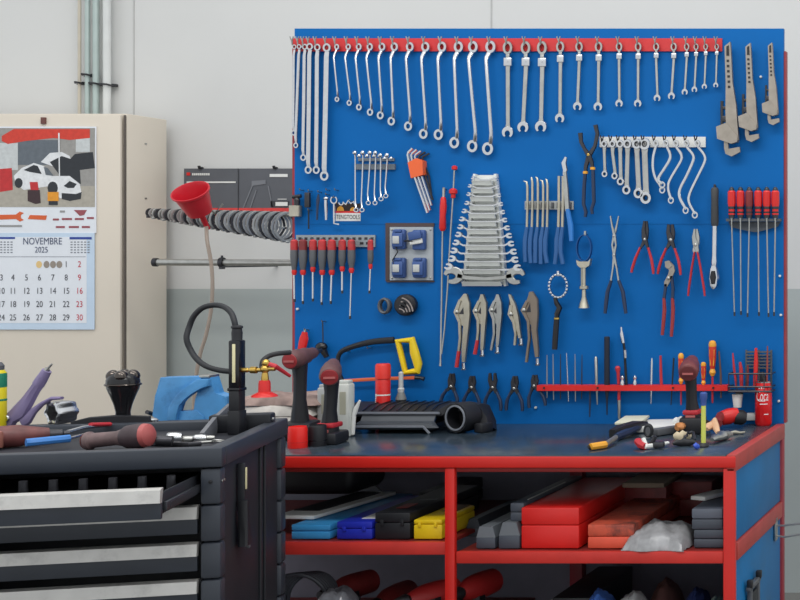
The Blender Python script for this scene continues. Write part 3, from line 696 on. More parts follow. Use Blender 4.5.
# filter wrench & strap wrench
t = T('band_filter_wrench', 'filter wrench with blue steel band loop and brass-coloured cast handle', 'filter wrench')
m = MB(); m.ring(p(584.3, 248), 7.2*K, 13*K, .0014, .008, 28); t.add('band', m, mat('blued band', (40, 84, 140), .35, .5))
m = MB(); m.plate([(577.2, 260), (580, 261.5), (589, 261.5), (591.5, 258.5), (590, 265.5), (587, 267.5), (581, 267.5), (578, 265)], .02, .01); y_ = t.add('yoke', m, NICKEL)
m = MB(); m.tube([p(584, 266), p(584, 286)], .006, 10); m.tube([p(581.5, 266), p(581.5, 286)], .002, 6); m.lathe(p(584, 287.5), [(.01, -.006), (.014, -.004), (.014, .004), (.01, .006)], 12)
m.tube([p(584, 287), p(584, 297), p(584, 303), p(584, 308)], [.006, .007, .013, .017], 12); t.add('handle', m, NICKEL)
m = MB(); m.tube([p(585.3, 231), p(585, 236)], .004, 8); t.add('hanging_eye', m, STEEL); t.done(); peg(585, 234)
t = T('chain_wrench', 'chain wrench with chrome chain loop and black handle', 'chain wrench')
m = MB()
for k in range(20):
    a = 2*math.pi*k/20; c = p(558.5+9*math.cos(a), 286+11.5*math.sin(a)); m.box(c, (2.6*K, .012, 2.1*K), .001, Matrix.Rotation(math.atan2(11.5*math.cos(a), -9*math.sin(a)), 3, 'Y'))
t.add('chain', m, CHROME)
m = MB(); m.sweep([p(555, 297.5, .0), p(556.5, 303), p(559.5, 308), p(557, 314), p(556.7, 318)], [.005, .008, .009, .009, .007], .008); t.add('head', m, BLKG)
m = MB(); m.tube([p(556.7, 319), p(555.6, 335), p(554.6, 349.5)], [.0088, .009, .0085], 10); t.add('handle', m, BLK)
m = MB(); m.lathe(p(556.8, 318.6), [(.0095, -.002), (.0095, .003)], 12); t.add('ferrule', m, BRASS)
m = MB(); m.tube([p(558.2, 271), p(558.4, 276)], .0045, 8); t.add('hanging_eye', m, CHROME); t.done(); peg(558.3, 273.5)
# long reach pliers
t = T('long_reach_pliers', 'long cross-jointed needle-nose pliers with dark blue grips', 'pliers')
for s in (-1, 1):
    o = .003*s
    m = MB(); m.sweep([p(614.8-s*3.8, 216, o), p(614.6-s*2, 226, o), p(614.5+s*.3, 235, o), p(614.3+s*2.2, 245, o), p(614.2, 255, o), p(615+s*2.2, 268, o), p(615+s*4.3, 282, o)], [x*K for x in (.6, .9, 1.5, .9, 1.6, .9, .9)], .004, sq=True); t.add('arm', m, STEEL)
    m = MB(); m.sweep([p(615+s*4, 280.5, o), p(615.2+s*8, 292, o), p(615.3+s*9.3, 302, o), p(615.5+s*10.7, 313.5, o)], [.0052, .0065, .0066, .0052], .0065); t.add('grip', m, NAVY)
for y in (236, 255):
    m = MB(); m.lathe(p(614.4, y, .006), [(.005, -.012), (.005, 0), (.002, .002)], 10, (0, -1, 0)); t.add('pivot_bolt', m, STEEL)
t.done(); peg(614.4, 246)
# red handled
G = 'red-handled pliers at board right'
pliers('circlip_pliers', 'red-handled circlip pliers, left of the two dark-nosed pairs', 'pliers', G, (645.6, 221), (645, 239.5), [(631.3, 272.5), (653.6, 274)], jw=2.2, tipw=1.2, gap=.8, gs=.28, bow=1.6, gw=1.5)
pliers('circlip_pliers', 'red-handled circlip pliers, right of the two dark-nosed pairs', 'pliers', G, (670.5, 224.5), (671, 240), [(657.6, 274), (680.8, 275)], jw=2.5, tipw=1.5, gap=1.6, gs=.28, bow=1.8, gw=1.5)
pliers('long_nose_pliers', 'slim long-handled red pliers beside the ratchet handle', 'pliers', G, (696, 229), (696, 245), [(688, 296), (705, 296)], jw=2.4, tipw=.9, gap=1.0, gs=.16, bow=.5, gw=1.2, mj=STEEL)
t = T('water_pump_pliers', 'water pump pliers with angled grey jaws and long red grips', 'pliers')
m = MB(); m.plate([(665, 261.5), (669, 260.5), (674, 265.5), (675, 271), (671, 280), (667.5, 286.5), (664.5, 286), (664.5, 282), (668.5, 274), (669.5, 270), (665.5, 267)], .01, .004); t.add('jaw', m, CAST)
m = MB(); m.plate([(670, 262), (672.5, 265.5), (670.5, 268), (667, 268.5), (668.5, 266.5)], .01, .007); t.add('jaw', m, CAST)
for a in (((666, 284), (665, 292), (664, 299)), ((671.5, 276), (673, 288), (672.5, 299))):
    m = MB(); m.sweep([p(x, y) for x, y in a], [.005, .0045, .005], .004, sq=True); t.add('arm', m, NAVY)
for a in (((664, 298), (664.5, 310), (663.5, 322), (662.3, 335)), ((672.5, 298), (673, 310), (672.5, 322), (671.3, 336.5))):
    m = MB(); m.sweep([p(x, y) for x, y in a], [.005, .0062, .006, .005], .0062); t.add('grip', m, mat('worn red grip', (150, 48, 50), .5))
m = MB(); m.lathe(p(669, 278, .008), [(.005, -.01), (.005, 0), (.002, .002)], 10, (0, -1, 0)); t.add('pivot_bolt', m, STEEL)
t.done(); peg(670, 270)
# ratchet handle
t = T('ratchet_wrench', 'long ratchet wrench with black grip and chrome oval head', 'ratchet')
m = MB(); m.tube([p(714.8, 187.5), p(714.8, 190), p(714.8, 200), p(714.8, 222), p(714.8, 226)], [.009, .0125, .0115, .0125, .01], 12); t.add('grip', m, mat('grey black grip', (58, 60, 62), .6, bump=.5))
m = MB(); m.tube([p(714.8, 225), p(714.3, 256), p(714.2, 262), p(714, 267)], [.0078, .0078, .0095, .007], 12); t.add('shaft', m, CHROME)
m = MB(); m.sweep([p(714, 264, -.002), p(713.8, 269, -.002), p(713.7, 278, -.002), p(713.7, 286, -.002), p(713.7, 289, -.002)], [.006, .013, .017, .013, .004], .01); hd = t.add('head', m, CHROME)
m = MB(); m.sweep([p(713.7, 271, .008), p(713.7, 277, .01), p(713.7, 284, .008)], [.006, .01, .006], .005); t.add('selector', m, BLKG, hd)
m = MB(); m.tube([p(714.8, 184.5), p(714.8, 188)], .004, 8); t.add('hanging_eye', m, DKST); t.done(); peg(714.8, 186)

# six long screwdrivers with rack right
plane(4.474)
t = T('screwdriver_rack', 'dark grey tapered rack holding long thin screwdrivers at right', 'rack')
m = MB(); rect(m, 728, 218.8, 781.5, 221.5, .03, .028); m.plate([(729, 222), (780.5, 222), (778, 226.5), (762, 231), (755, 232.2), (748, 231), (731, 227)], .008, .006); t.add('rack', m, mat('rack charcoal', (74, 80, 88), .5)); t.done()
plane(4.446)
hx = [731.7, 740.5, 749.3, 758.2, 766.8, 775.3]; bxs = [734.5, 741, 747.5, 759, 768.5, 774]; he = [315, 314, 316, 315, 316, 315]
for i, x in enumerate(hx):
    lab = 'brown-handled long screwdriver, third from left in right rack' if i == 2 else 'red-handled long screwdriver in the right rack, %s' % nth(i, 6)
    t = T('long_shank_screwdriver', lab, 'screwdriver', 'long screwdrivers in the right rack')
    mt = DRED if i == 2 else REDP
    m = MB(); m.tube([p(x, 190), p(x, 192), p(x, 203), p(x, 207), p(x, 210), p(x, 214), p(x, 217.5)], [.007, .0125, .0128, .0105, .0095, .0105, .008], 10); h = t.add('handle', m, mt)
    m = MB(); m.lathe(p(x, 191.5), [(.0085, 0), (.009, .004), (.006, .012), (.003, .014)], 10); t.add('end_cap', m, DKST, h)
    m = MB(); m.lathe(p(x, 207.8), [(.0112, -.004), (.0116, 0), (.0112, .004)], 10); m.tube([p(x, 211.5), p(x, 218)], [.0108, .009], 10); t.add('grip_ring', m, DKST, h)
    m = MB(); m.tube([p(x, 217), p(x, 222), p(bxs[i], he[i])], [.0045, .0022, .0022], 8); t.add('blade', m, STEEL)
    m = MB(); m.tube([p(bxs[i], he[i]-3), p(bxs[i], he[i]+1)], .003, 8); t.add('tip', m, DKST); t.done(); peg(x, 188.5, .02)
# eight screwdrivers left
plane(4.474)
t = T('screwdriver_strip', 'grey punched metal strip for screwdrivers at board left', 'rail')
m = MB(); rect(m, 296, 235, 375, 247, .006, .0); t.add('strip', m, mat('punched strip grey', (150, 158, 162), .45, .3))
m = MB()
for k in range(13): rect(m, 298.5+k*6, 237.3, 301.5+k*6, 239.8, .001, .0008)
for x in (360, 366): rect(m, x, 242, x+3.5, 244.5, .001, .0008)
t.add('punched_holes', m, DKST); t.done()
plane(4.446)
sd = [(294.2, 275, 301), (303, 275, 303), (313, 272, 300.5), (322.3, 275, 304), (331.8, 275, 303), (342.3, 271.5, 292.5), (351.5, 273, 318), (370.5, 269, 292.5)]
for i, (x, yh, ye) in enumerate(sd):
    s = 1.0 if i in (1, 3, 4) else (.9 if i < 7 else .68)
    lab = ['red and grey screwdriver on grey strip, leftmost and half over the board edge', 'thick red and grey screwdriver, second from left on grey strip', 'red and grey screwdriver, third from left on grey strip',
           'brightest thick red screwdriver, fourth from left on grey strip', 'thick red and grey screwdriver, fifth from left on grey strip', 'short-bladed red and grey screwdriver, sixth on grey strip',
           'longest-bladed red and grey screwdriver on the grey strip', 'smallest thin red screwdriver, apart at right of grey strip'][i]
    t = T('screwdriver', lab, 'screwdriver', 'screwdrivers on the grey strip')
    dx = {0: .4, 3: -.6, 4: -1, 6: -1.4, 7: -1}.get(i, 0)
    r = .0125*s
    m = MB(); m.tube([p(x, 239.5), p(x, 241), p(x, 247), p(x, 255), p(x, 258)], [r*.5, r*.95, r, r*.95, r*.8], 12); h = t.add('handle', m, mat('scuffed red handle', (186, 50, 52), .5, 0, .15, 60, dirt=(90, 60, 62), dirtamt=.6) if i != 1 else DRED)
    m = MB(); m.tube([p(x, 250), p(x, 256), p(x, 261), p(x, yh-5)], [r*.98, r*1.04, r*.95, r*.6], 12); t.add('grip', m, GREYP, h)
    m = MB(); m.tube([p(x, yh-6), p(x, yh-3), p(x, yh)], [r*.55, r*.72, r*.5], 12); t.add('collar', m, REDP, h)
    m = MB(); m.tube([p(x, yh-1), p(x+dx, ye)], .0032 if i < 6 else .0024, 8); t.add('blade', m, CHROME); 
    m = MB(); m.tube([p(x+dx, ye-2), p(x+dx, ye+1)], .0034, 8); t.add('tip', m, DKST); t.done(); peg(x, 240, .02)
# tape roll & coil brush
plane(4.46)
m = MB(); m.ring(p(384.8, 306), 5*K, 6.8*K, .0052, .012, 24, sq=False); solo('tape_roll', 'small dark grey roll of tape hanging under the sockets', 'tape', m, GREYP); peg(385, 299)
t = T('coil_cap', 'round black ribbed cap beside the small tape roll', 'cap')
m = MB(); m.lathe(p(406.3, 305, -.01), [(.028, 0), (.034, .004), (.034, .02), (.028, .028), (.01, .03)], 24, (0, -1, 0)); t.add('body', m, BLK)
for k in range(4):
    m = MB(); m.ring(p(401+k*.6, 312.5, .018), (6+k*2.2)*K, (4+k*3.6)*K, .002, .002, 12, 5, 82); t.add('rib', m, mat('rib pale', (150, 140, 136), .5))
t.done(); peg(406, 297)
# keys left side hook
t = T('hook_with_plug', 'black plug with grey lead hanging below the screwdrivers', 'plug')
m = MB(); m.tube([p(322.6, 321), p(322.8, 328), p(323, 342)], .002, 6); t.add('cord', m, DKST)
m = MB(); m.ball(p(321.5, 347), .017, (1.1, .8, .9)); m.box(p(319, 350), (.016, .02, .018), .004); m.tube([p(325, 350, .01), p(328.5, 357, .01)], [.011, .008], 8); t.add('plug', m, BLKG); t.done(); peg(322.6, 321.5)
t = T('red_clip_tool', 'red plastic clip on the board behind the first drill', 'clip')
m = MB(); m.sweep([p(304.8, 332), p(304, 338), p(302.5, 345), p(300.5, 352)], [.008, .014, .014, .01], .008); t.add('body', m, REDP)
m = MB(); m.tube([p(305.3, 329), p(305, 333)], .004, 8); t.add('eye', m, STEEL); t.done(); peg(305.3, 330)

# hacksaw
plane(4.455)
t = T('hacksaw', 'hacksaw with yellow handle, black bow frame and orange blade', 'hacksaw')
m = MB(); hw_ = sm([p(394, 340), p(375, 341.5), p(360, 344.5), p(345, 349.5), p(339.5, 354), p(338, 360), p(339, 372), p(343, 381)]); m.sweep(hw_, [.0105-.0055*i/(len(hw_)-1) for i in range(len(hw_))], .007); fr = t.add('bow_frame', m, BLK)
m = MB(); m.sweep([p(398, 341), p(412, 340), p(414.5, 352), p(418, 364), p(417.5, 371), p(405.5, 372.5), p(402.5, 360)], [.0105, .0125, .0145, .0140, .012, .0095, .0085], .012, closed=True, n=10); t.add('handle', m, YEL)
m = MB(); m.sweep([p(342, 381), p(370, 379.3), p(416, 377.5)], .0052, .0012, sq=True); t.add('blade', m, mat('orange blade', (222, 104, 62), .5))
m = MB(); m.tube([p(415, 377.5), p(421, 378), p(424, 379)], [.006, .005, .007], 8); m.tube([p(341, 379), p(345, 382)], .005, 8); t.add('tension_screw', m, DKST); t.done(); peg(368, 348); peg(347, 351.5)

# locking pliers
def lock(label, pts_up, pts_lev, w, mt, lever_end, screw, redl, tipx):
    t = T('locking_pliers', label, 'locking pliers', 'locking pliers under the tapered rack')
    m = MB(); m.sweep([p(*q) for q in pts_up], [x*K for x in w], .007, sq=True); b = t.add('body', m, mt)
    m = MB(); m.sweep([p(q[0], q[1], .004) for q in pts_lev], [1.6*K, 2.2*K, 1.5*K, 1.2*K, 1.2*K][:len(pts_lev)], .006, sq=True); l = t.add('lever', m, mt)
    m = MB(); m.tube([p(screw[0]-.2, screw[1]-7), p(screw[0], screw[1]-2), p(screw[0], screw[1]-1.5), p(screw[0], screw[1])], [.005, .005, .009, .008], 10); t.add('adjusting_screw', m, CHROME)
    if redl:
        a, c = redl; m = MB(); m.sweep([p(a[0], a[1], .005), p(c[0], c[1], .005)], [1.7*K, 1.9*K], .0075); t.add('red_grip', m, REDG, l)
    x0, y0 = pts_up[0]; b2 = pts_up[2]; l1 = pts_lev[1]; l2 = pts_lev[2]; ww = w[1]
    m = MB(); m.plate([(x0-.8, y0-.5), (x0+1.6, y0+.5), (pts_up[1][0]+ww*.8, pts_up[1][1]), (b2[0]+ww*.6, b2[1]), (b2[0]-1, b2[1]+12), (l2[0]-.5, l2[1]+2), (l1[0]-1.6, l1[1]+1), (pts_lev[0][0]-.6, pts_lev[0][1]-1)], .01, .006); hh = t.add('jaw_plate', m, mt)
    m = MB(); m.plate([(x0+.2, y0+5), (x0+1.8, y0+12), (x0+1.2, y0+20), (l1[0]+3.4, l1[1]+2), (x0-.6, y0+12)], .001, .0068); t.add('jaw_opening', m, DKST, hh)
    m = MB()
    for q in (pts_lev[1],): m.lathe(p(q[0]+1.5, q[1], .012), [(.006, -.006), (.006, 0), (.002, .002)], 10, (0, -1, 0))
    t.add('rivet', m, STEEL); t.done(); peg(tipx[0], tipx[1])
lock('largest locking pliers with red lever tip, leftmost of five', [(465.5, 294), (467, 303), (467.5, 315), (466, 333), (464.5, 350), (464, 362)], [(461, 300), (456.5, 312), (460.5, 322), (461, 338), (459.5, 352)], [2.0, 3.6, 3.4, 3.0, 2.6, 1.6], NICKEL, None, (463.8, 370), ((459.6, 351), (457.2, 367)), (465, 296))
lock('locking pliers with red lever tip, second of five', [(482.3, 294.5), (484.2, 303), (484.5, 314), (483.5, 330), (482.8, 345), (482.5, 350)], [(480, 301), (475.5, 311), (479, 320), (479, 332), (477.8, 342)], [1.6, 3.2, 3.0, 2.4, 2.0, 1.4], NICKEL, None, (482.5, 356.5), ((478.2, 340), (475.5, 354)), (482, 297))
lock('locking pliers with all-metal grey lever, middle of five', [(498, 294.5), (499.5, 303), (500, 314), (499, 330), (498.2, 342), (497.8, 347)], [(495.5, 301), (491.5, 310), (494.5, 319), (495, 334), (492, 350)], [1.6, 3.1, 2.9, 2.3, 1.9, 1.4], STEEL, None, (497.6, 353.5), None, (498, 297))
lock('slim long-nose locking pliers, tilted, fourth of five', [(510, 294.5), (513.5, 304), (516.5, 316), (518.5, 328), (520.5, 338)], [(512, 305), (510.5, 314), (514.5, 322), (516.5, 334), (515.5, 345)], [1.0, 2.6, 2.9, 2.2, 1.4], NICKEL, None, (521.2, 345.5), None, (511, 297))
lock('locking pliers of dull brown steel, rightmost of five', [(531, 292), (534, 300), (535, 314), (534.5, 330), (536.5, 348), (537.3, 357)], [(528, 301), (523.5, 310), (529, 321), (530, 338), (527, 362)], [2.2, 4.2, 3.8, 3.0, 2.4, 1.8], mat('brown steel', (140, 128, 116), .5, .7), None, (537.6, 365.5), None, (531, 295))
# five small pliers
G = 'small dark pliers in a row above the bench'
SP = [((452.2, 373.5), (451.5, 386.5), [(440.5, 403), (457, 409)]), ((472.5, 376), (472, 387.5), [(463, 409), (479.5, 411)]), ((492.5, 373), (493, 387.5), [(484.5, 410), (501, 410.5)]), ((515.2, 376), (514.5, 388.5), [(506.2, 410.5), (522.5, 411)]), ((535, 375), (534.5, 386), [(529.2, 408), (545.6, 405.5)])]
PL = ['side cutter', 'flat nose', 'bent circlip', 'needle nose', 'end cutter']
for i, (a, b, e) in enumerate(SP):
    pliers('mini_pliers', 'small dark blue pliers in the low row, %s' % nth(i, 5), 'pliers', G, a, b, e, jw=2.3, tipw=1.2, gap=1.0 if i != 2 else 2.2, gs=.26, gw=1.8, bow=3.0, mj=DKST, mg=NAVY, spread=2.6)

# lower red shelf rail
plane(4.47)
t = T('tool_shelf_rail', 'narrow red tool shelf rail low on the right of board', 'rail')
m = MB(); rect(m, 540, 384.5, 729.5, 390, .036, .028); t.add('strip', m, REDP)
m = MB()
for x in (547.5, 600.7, 675.5, 715.5): m.lathe(p(x, 387, .03), [(.0035, 0), (.0035, .002)], 8, (0, -1, 0))
t.add('screw', m, BLK); t.done()
plane(4.458)
def stick(name, label, cat, pts, r, mt, group=None, parts=None):
    t = T(name, label, cat, group); m = MB(); m.tube([p(*q) for q in pts], [x*K for x in r], 10); t.add('body' if parts else name, m, mt)
    for pn, pp, rr, mm in (parts or []): m = MB(); m.tube([p(*q) for q in pp], [x*K for x in rr], 10); t.add(pn, m, mm)
    t.done()
G = 'thin tools standing in the low red rail'
for i, (x, y0, x1, y1, mt) in enumerate(((547, 355, 547, 398, STEEL), (553, 354, 553.6, 400, STEEL), (560.5, 354, 560.5, 399, DKST), (566.5, 353, 568.5, 401.5, CHROME), (575, 354, 575.4, 401.5, STEEL), (582, 354.5, 581.6, 399, DKST))):
    stick('needle_file', 'slim needle file in the low red rail, %s of six' % nth(i, 6), 'file', [(x, y0), (x+(x1-x)*.5, (y0+y1)/2), (x1, y1)], [.35, .65, .5], mt, G)
plane(4.458)
stick('punch', 'steel drift punch right of the needle files', 'punch', [(595.8, 356.5), (596, 358), (596.6, 384), (597.3, 404.5)], [.8, 1.7, 1.5, .6], STEEL, G)
stick('dark_screwdriver', 'dark handled tool hanging below red rail beside files', 'screwdriver', [(590, 388), (590, 402), (589.7, 417)], [.9, 1.1, .6], NAVY, G)
stick('black_file', 'thick black flat bar upright in the low red rail', 'bar', [(607, 336.5), (607, 337), (607, 385), (607, 400), (607, 415)], [2.2, 2.8, 2.8, 1.0, .6], mat('black iron', (40, 46, 60), .5, .4), G)
stick('red_marker', 'red flared marker standing in the low red rail', 'marker', [(617.6, 366), (617.6, 368), (618.2, 373), (618.6, 384)], [1.5, 2.8, 1.7, 1.4], REDG, G, [('lower_barrel', [(619, 385), (619, 400)], [1.6, 1.5], REDG), ('steel_tip', [(619.2, 400), (619.4, 419)], [1.8, 1.5], STEEL)])
stick('articulated_inspection_tool', 'black jointed tool with chrome head leaning in red rail', 'inspection tool', [(623.5, 342), (624.5, 350), (626.5, 385)], [1.3, 1.2, 1.4], BLKG, None,
      [('chrome_head', [(621.3, 327), (621.5, 330), (621.8, 334), (623.3, 343)], [.9, .9, 2.0, 1.8], CHROME), ('chrome_ring', [(625, 350), (625.6, 358)], [1.6, 1.5], CHROME)])
for i, x in enumerate((623, 635)):
    t = T('chrome_bit', 'small chrome socket bit in red rail, %s of two' % ['left', 'right'][i], 'socket bit', 'chrome bits in the low red rail'); o = p(x, 386.2, .006 if i == 0 else 0)
    m = MB(); m.lathe(o, [(.005, -.006), (.0065, 0), (.0065, .014), (.004, .018), (.004, .022), (.0062, .025), (.0062, .03), (.002, .034)], 12); t.add('chrome_bit', m, CHROME); t.done()
stick('long_punch', 'polished tapered rod in the middle of low red rail', 'punch', [(652, 358), (651.9, 362), (651.4, 384), (651, 404)], [.5, 1.1, 1.0, .5], CHROME, G)
stick('red_punch', 'plain red rod standing in the low red rail', 'punch', [(660.6, 355.5), (660.8, 370), (661.4, 386)], [1.1, 1.4, 1.5], REDG, G)
stick('black_needle', 'thin black rod right of the plain red rod', 'rod', [(673.8, 358), (672.5, 380), (671, 405)], [.9, .8, .5], BLK, G)
def insul(name, label, x, y0, y1, s, ye):
    t = T(name, label, 'screwdriver', 'red and yellow insulated screwdrivers')
    m = MB(); H = y1-y0
    m.tube([p(x, y0), p(x, y0+H*.04), p(x, y0+H*.12), p(x, y0+H*.2)], [q*K*s for q in (1.5, 3.3, 4.0, 3.4)], 12); t.add('yellow_cap', m, YEL2)
    m = MB(); m.tube([p(x, y0+H*.17), p(x, y0+H*.45), p(x, y0+H*.75), p(x, y0+H*.82)], [q*K*s for q in (3.7, 3.6, 2.6, 2.0)], 12); h = t.add('handle', m, mat('insulated red', (206, 58, 30), .4))
    m = MB(); m.tube([p(x, y0+H*.8), p(x, y0+H*.9), p(x, y1)], [q*K*s for q in (2.2, 3.4, 1.8)], 12); t.add('guard', m, YEL2)
    m = MB()
    for sx in (-1, 1): m.tube([p(x+sx*2.0*s, y0+H*.25, .008*s), p(x+sx*1.4*s, y0+H*.7, .007*s)], .6*K*s, 6)
    t.add('grip_stripes', m, YEL2, h)
    m = MB(); m.tube([p(x, y1-1), p(x, ye-4), p(x, ye)], [1.1*K*s, 1.1*K*s, .7*K*s], 8); t.add('blade', m, REDG); t.done()
insul('insulated_screwdriver', 'largest red and yellow insulated screwdriver in the red rail', 712.5, 340.5, 376, 1.0, 403)
insul('insulated_screwdriver', 'small red and yellow insulated screwdriver left of the standing drill', 681, 353, 384, .75, 405)
insul('insulated_screwdriver', 'small red and yellow insulated screwdriver right of the standing drill', 703.5, 362, 385, .7, 404)
stick('flat_blade', 'thin brown flat blade beside the big insulated screwdriver', 'blade', [(719, 351), (720.8, 375), (721, 398)], [.8, 1.1, .8], mat('rusty steel', (110, 84, 76), .6, .4), G)
# tool basket
plane(4.44)
t = T('wire_tool_basket', 'black wire basket of red tools at board lower right', 'basket')
m = MB()
for y in (373, 386, 390.5): m.tube([p(731, y, -.03), p(731, y, .03), p(773, y, .03), p(773, y, -.03)], .0028, 6, up=(0, 0, 1))
t.add('wire_frame', m, DKST)
m = MB(); m.box(p(752, 391, 0), (42*K, .06, .004)); 
for x in (731, 739, 748, 757, 766, 773): m.tube([p(x, 373, .03), p(x, 390.5, .03)], .0016, 6)
t.add('grid', m, DKST)
m = MB(); 
for k in range(6): m.sweep([p(745, 352.5+k*3.2, -.024), p(769, 352.5+k*3.2, -.024)], .0028, .003, sq=True)
for x in (744.5, 757, 769.5): m.sweep([p(x, 350.5, -.028), p(x, 386, -.028)], .003, .003, sq=True)
t.add('bit_rack', m, mat('bit rack grey', (84, 88, 94), .5)); t.done()
bt = [((732.8, 353), (734, 368), (736.5, 387), 1.2, REDG, 'thin pink-red tweezer leaning at left in the basket', 'tweezers'), ((740, 362), (741, 370), (741.5, 387), 2.0, REDG, 'short red-handled tool, second in basket', 'tool'),
      ((747.8, 365), (748, 375), (747.5, 387), 1.2, DRED, 'dark red thin handle in the basket middle', 'tool'), ((756, 348), (756, 362), (755, 387), 2.2, REDP, 'red pointed scissors handle standing tall in basket', 'scissors'),
      ((767.5, 346), (767.3, 362), (766.8, 387), 1.0, mat('brick', (140, 60, 50), .5), 'tall thin brick-red rod at right in the basket', 'rod'), ((762, 372), (763, 378), (763.5, 387), 3.2, BLK, 'squat black cap at the right in basket', 'cap')]
for i, (a, b, c, r, mt, lab, cat) in enumerate(bt):
    m = MB(); m.tube([p(*a), p(*b), p(*c)], [r*K*.6, r*K, r*K*.9], 8)
    solo('basket_tool', lab, cat, m, mt, 'tools in the wire basket')
t = T('paper_cup', 'small white tapered cup hanging under the wire basket', 'cup')
m = MB(); m.lathe(p(737.5, 407.5, .0), [(.011, 0), (.0125, .001), (.017, .042), (.0155, .042), (.0115, .003)], 18); t.add('cup', m, WHT)
m = MB(); m.box(p(737.5, 394, -.028), (.02, .02, .006)); m.box(p(737.5, 394, -.018), (.006, .004, .004)); t.add('hanger', m, DKST); t.done()
m = MB(); m.box(W(750.5, 417, 4.462), (.036, .03, .02), .004); m.box(W(750.5, 414.5, 4.462), (.03, .026, .01), .003)
solo('small_white_box', 'low pale grey box behind the drinks can', 'box', m, LGREY)

# pegs of the board: one steel peg behind every separately hung tool
m = MB(); m.tube([Vector((0, .019, 0)), Vector((0, -.004, 0)), Vector((0, -.006, .005))], .002, 6)
pegme = m.mesh('peg', STEEL, Vector((0, 0, 0)))
for x, y, o in PEG:
    a = W(x, y, 4.462); q = link('peg', pegme); q.parent = BOARD; q.location = a-BOARD.location

# ============================================================ shelf contents
def case(name, label, cat, x0, x1, y0, y1, L, mt, z0, Yf=3.82, bev=.008, split=.5, latch=None, group=None, handle=False, top=None, yaw=0, lab=None, cham=0):
    a = W(x0, y1, Yf); b = W(x1, y0, Yf); w = b.x-a.x; h = (y1-y0)*Yf/F
    t = T(name, label, cat, group); c = Vector(((a.x+b.x)/2, Yf+L/2, 0)); R = Matrix.Rotation(yaw, 3, 'Z')
    hb = h*split; bev = min(bev, .0045)
    m = MB(); m.box((c.x, c.y, z0+hb/2), (w, L, hb-.0006), bev, R); bs = t.add('base', m, mt)
    if cham:
        m = MB(); hh = h-hb; P = [(-w/2, 0), (w/2, 0), (w/2-cham, hh), (-w/2+cham, hh)]
        m.poly([c+R @ Vector((x, -L/2+cham*.3, 0))+Vector((0, 0, z0+hb+z)) for x, z in P], R @ Vector((0, L-cham*.3, 0)))
    else: m = MB(); m.box((c.x, c.y, z0+hb+(h-hb)/2), (w, L, h-hb-.0006), bev, R)
    ld = t.add('lid', m, top or mt)
    if latch:
        for f in (-.28, .28):
            m = MB(); m.box(c+R @ Vector((w*f, -L/2-.001, 0))+Vector((0, 0, z0+hb)), (w*.1, .006, h*.24), .001); t.add('latch', m, latch)
    if handle:
        m = MB(); m.tube([c+R @ Vector((-w*.16, -L/2+.001, 0))+Vector((0, 0, z0+hb*.85)), c+R @ Vector((-w*.14, -L/2-.01, 0))+Vector((0, 0, z0+hb*.8)), c+R @ Vector((w*.14, -L/2-.01, 0))+Vector((0, 0, z0+hb*.8)), c+R @ Vector((w*.16, -L/2+.001, 0))+Vector((0, 0, z0+hb*.85))], .004, 6); t.add('handle', m, handle if handle is not True else mt)
    if lab:
        for lx, ly, lw, ll, lm in lab:
            m = MB(); m.box((c.x+lx*w, Yf+ly, z0+h+.0006), (lw*w, ll, .0015)); t.add('label_plate', m, lm, ld)
    t.done(); return c, w, h
zL, zR = zl, zr_
case('blue_file_box', 'light blue flat plastic box, left on the middle shelf', 'box', 291, 330, 526, 541, .5, LBLUE, zL, Yf=3.82, bev=.005, split=.55, group=None)
t = T('white_folder', 'white and black folder lying on top of light blue box', 'folder')
b0 = W(291, 526, 3.86); z = zL+15*3.82/F+.002
m = MB(); m.box((b0.x+.018, 4.08, z+.006), (.115, .4, .010), .002, Matrix.Rotation(math.radians(-6), 3, 'Z')); t.add('cover', m, WHT)
m = MB(); m.box((b0.x+.01, 4.1, z+.0125), (.075, .3, .002), 0, Matrix.Rotation(math.radians(-6), 3, 'Z')); t.add('dark_sheet', m, BLK); t.done()
case('cobalt_case', 'cobalt blue small tool case with white label on middle shelf', 'case', 336.5, 372, 523, 541, .42, DBLUE, zL, bev=.004, split=.6, latch=DBLUE, lab=[(.22, .09, .42, .1, WHT)])
case('black_case', 'black square tool case with small red mark on middle shelf', 'case', 374.5, 410, 514, 541, .46, BLK, zL, bev=.005, split=.62, lab=[(-.05, .1, .3, .07, DRED), (.1, .2, .5, .012, GREYP)], latch=BLK)
case('yellow_box', 'bright yellow box on the left middle shelf by post', 'box', 413.5, 442, 521, 541, .22, YEL, zL, bev=.004, split=.75, latch=YEL, lab=[(.1, .17, .5, .1, mat('brown label', (96, 74, 50), .6))])
# long black bag behind
t = T('black_tool_bag', 'large black tool bag in dark back of left middle shelf', 'bag')
m = MB(); m.box((W(325, 500, 4.2).x-.06, 4.30, zL+.105), (.30, .22, .1), .03, None, 3)

t.add('bag', m, BLK)
m = MB(); m.sweep([(W(290, 0, 4.2).x, 4.26, zL+.15), (W(315, 0, 4.2).x, 4.24, zL+.175), (W(345, 0, 4.2).x, 4.26, zL+.15)], .012, .004, sq=True); t.add('strap', m, DRED)
t.done()
case('black_long_case', 'long black case lying behind the yellow box on shelf', 'case', 442-24, 443, 488, 512, .3, BLK, zL, Yf=4.16, bev=.006, lab=[(-.0, .03, .8, .01, GREYP)])
m = MB(); m.poly([W(344, 469, 4.41), W(356, 469, 4.41), W(384, 494, 4.41), W(366, 497, 4.41)], (0, .012, 0)); solo('grey_sheet', 'pale grey slanted sheet at the back of left shelf', 'sheet', m, mat('sheet grey', (150, 154, 158), .6))
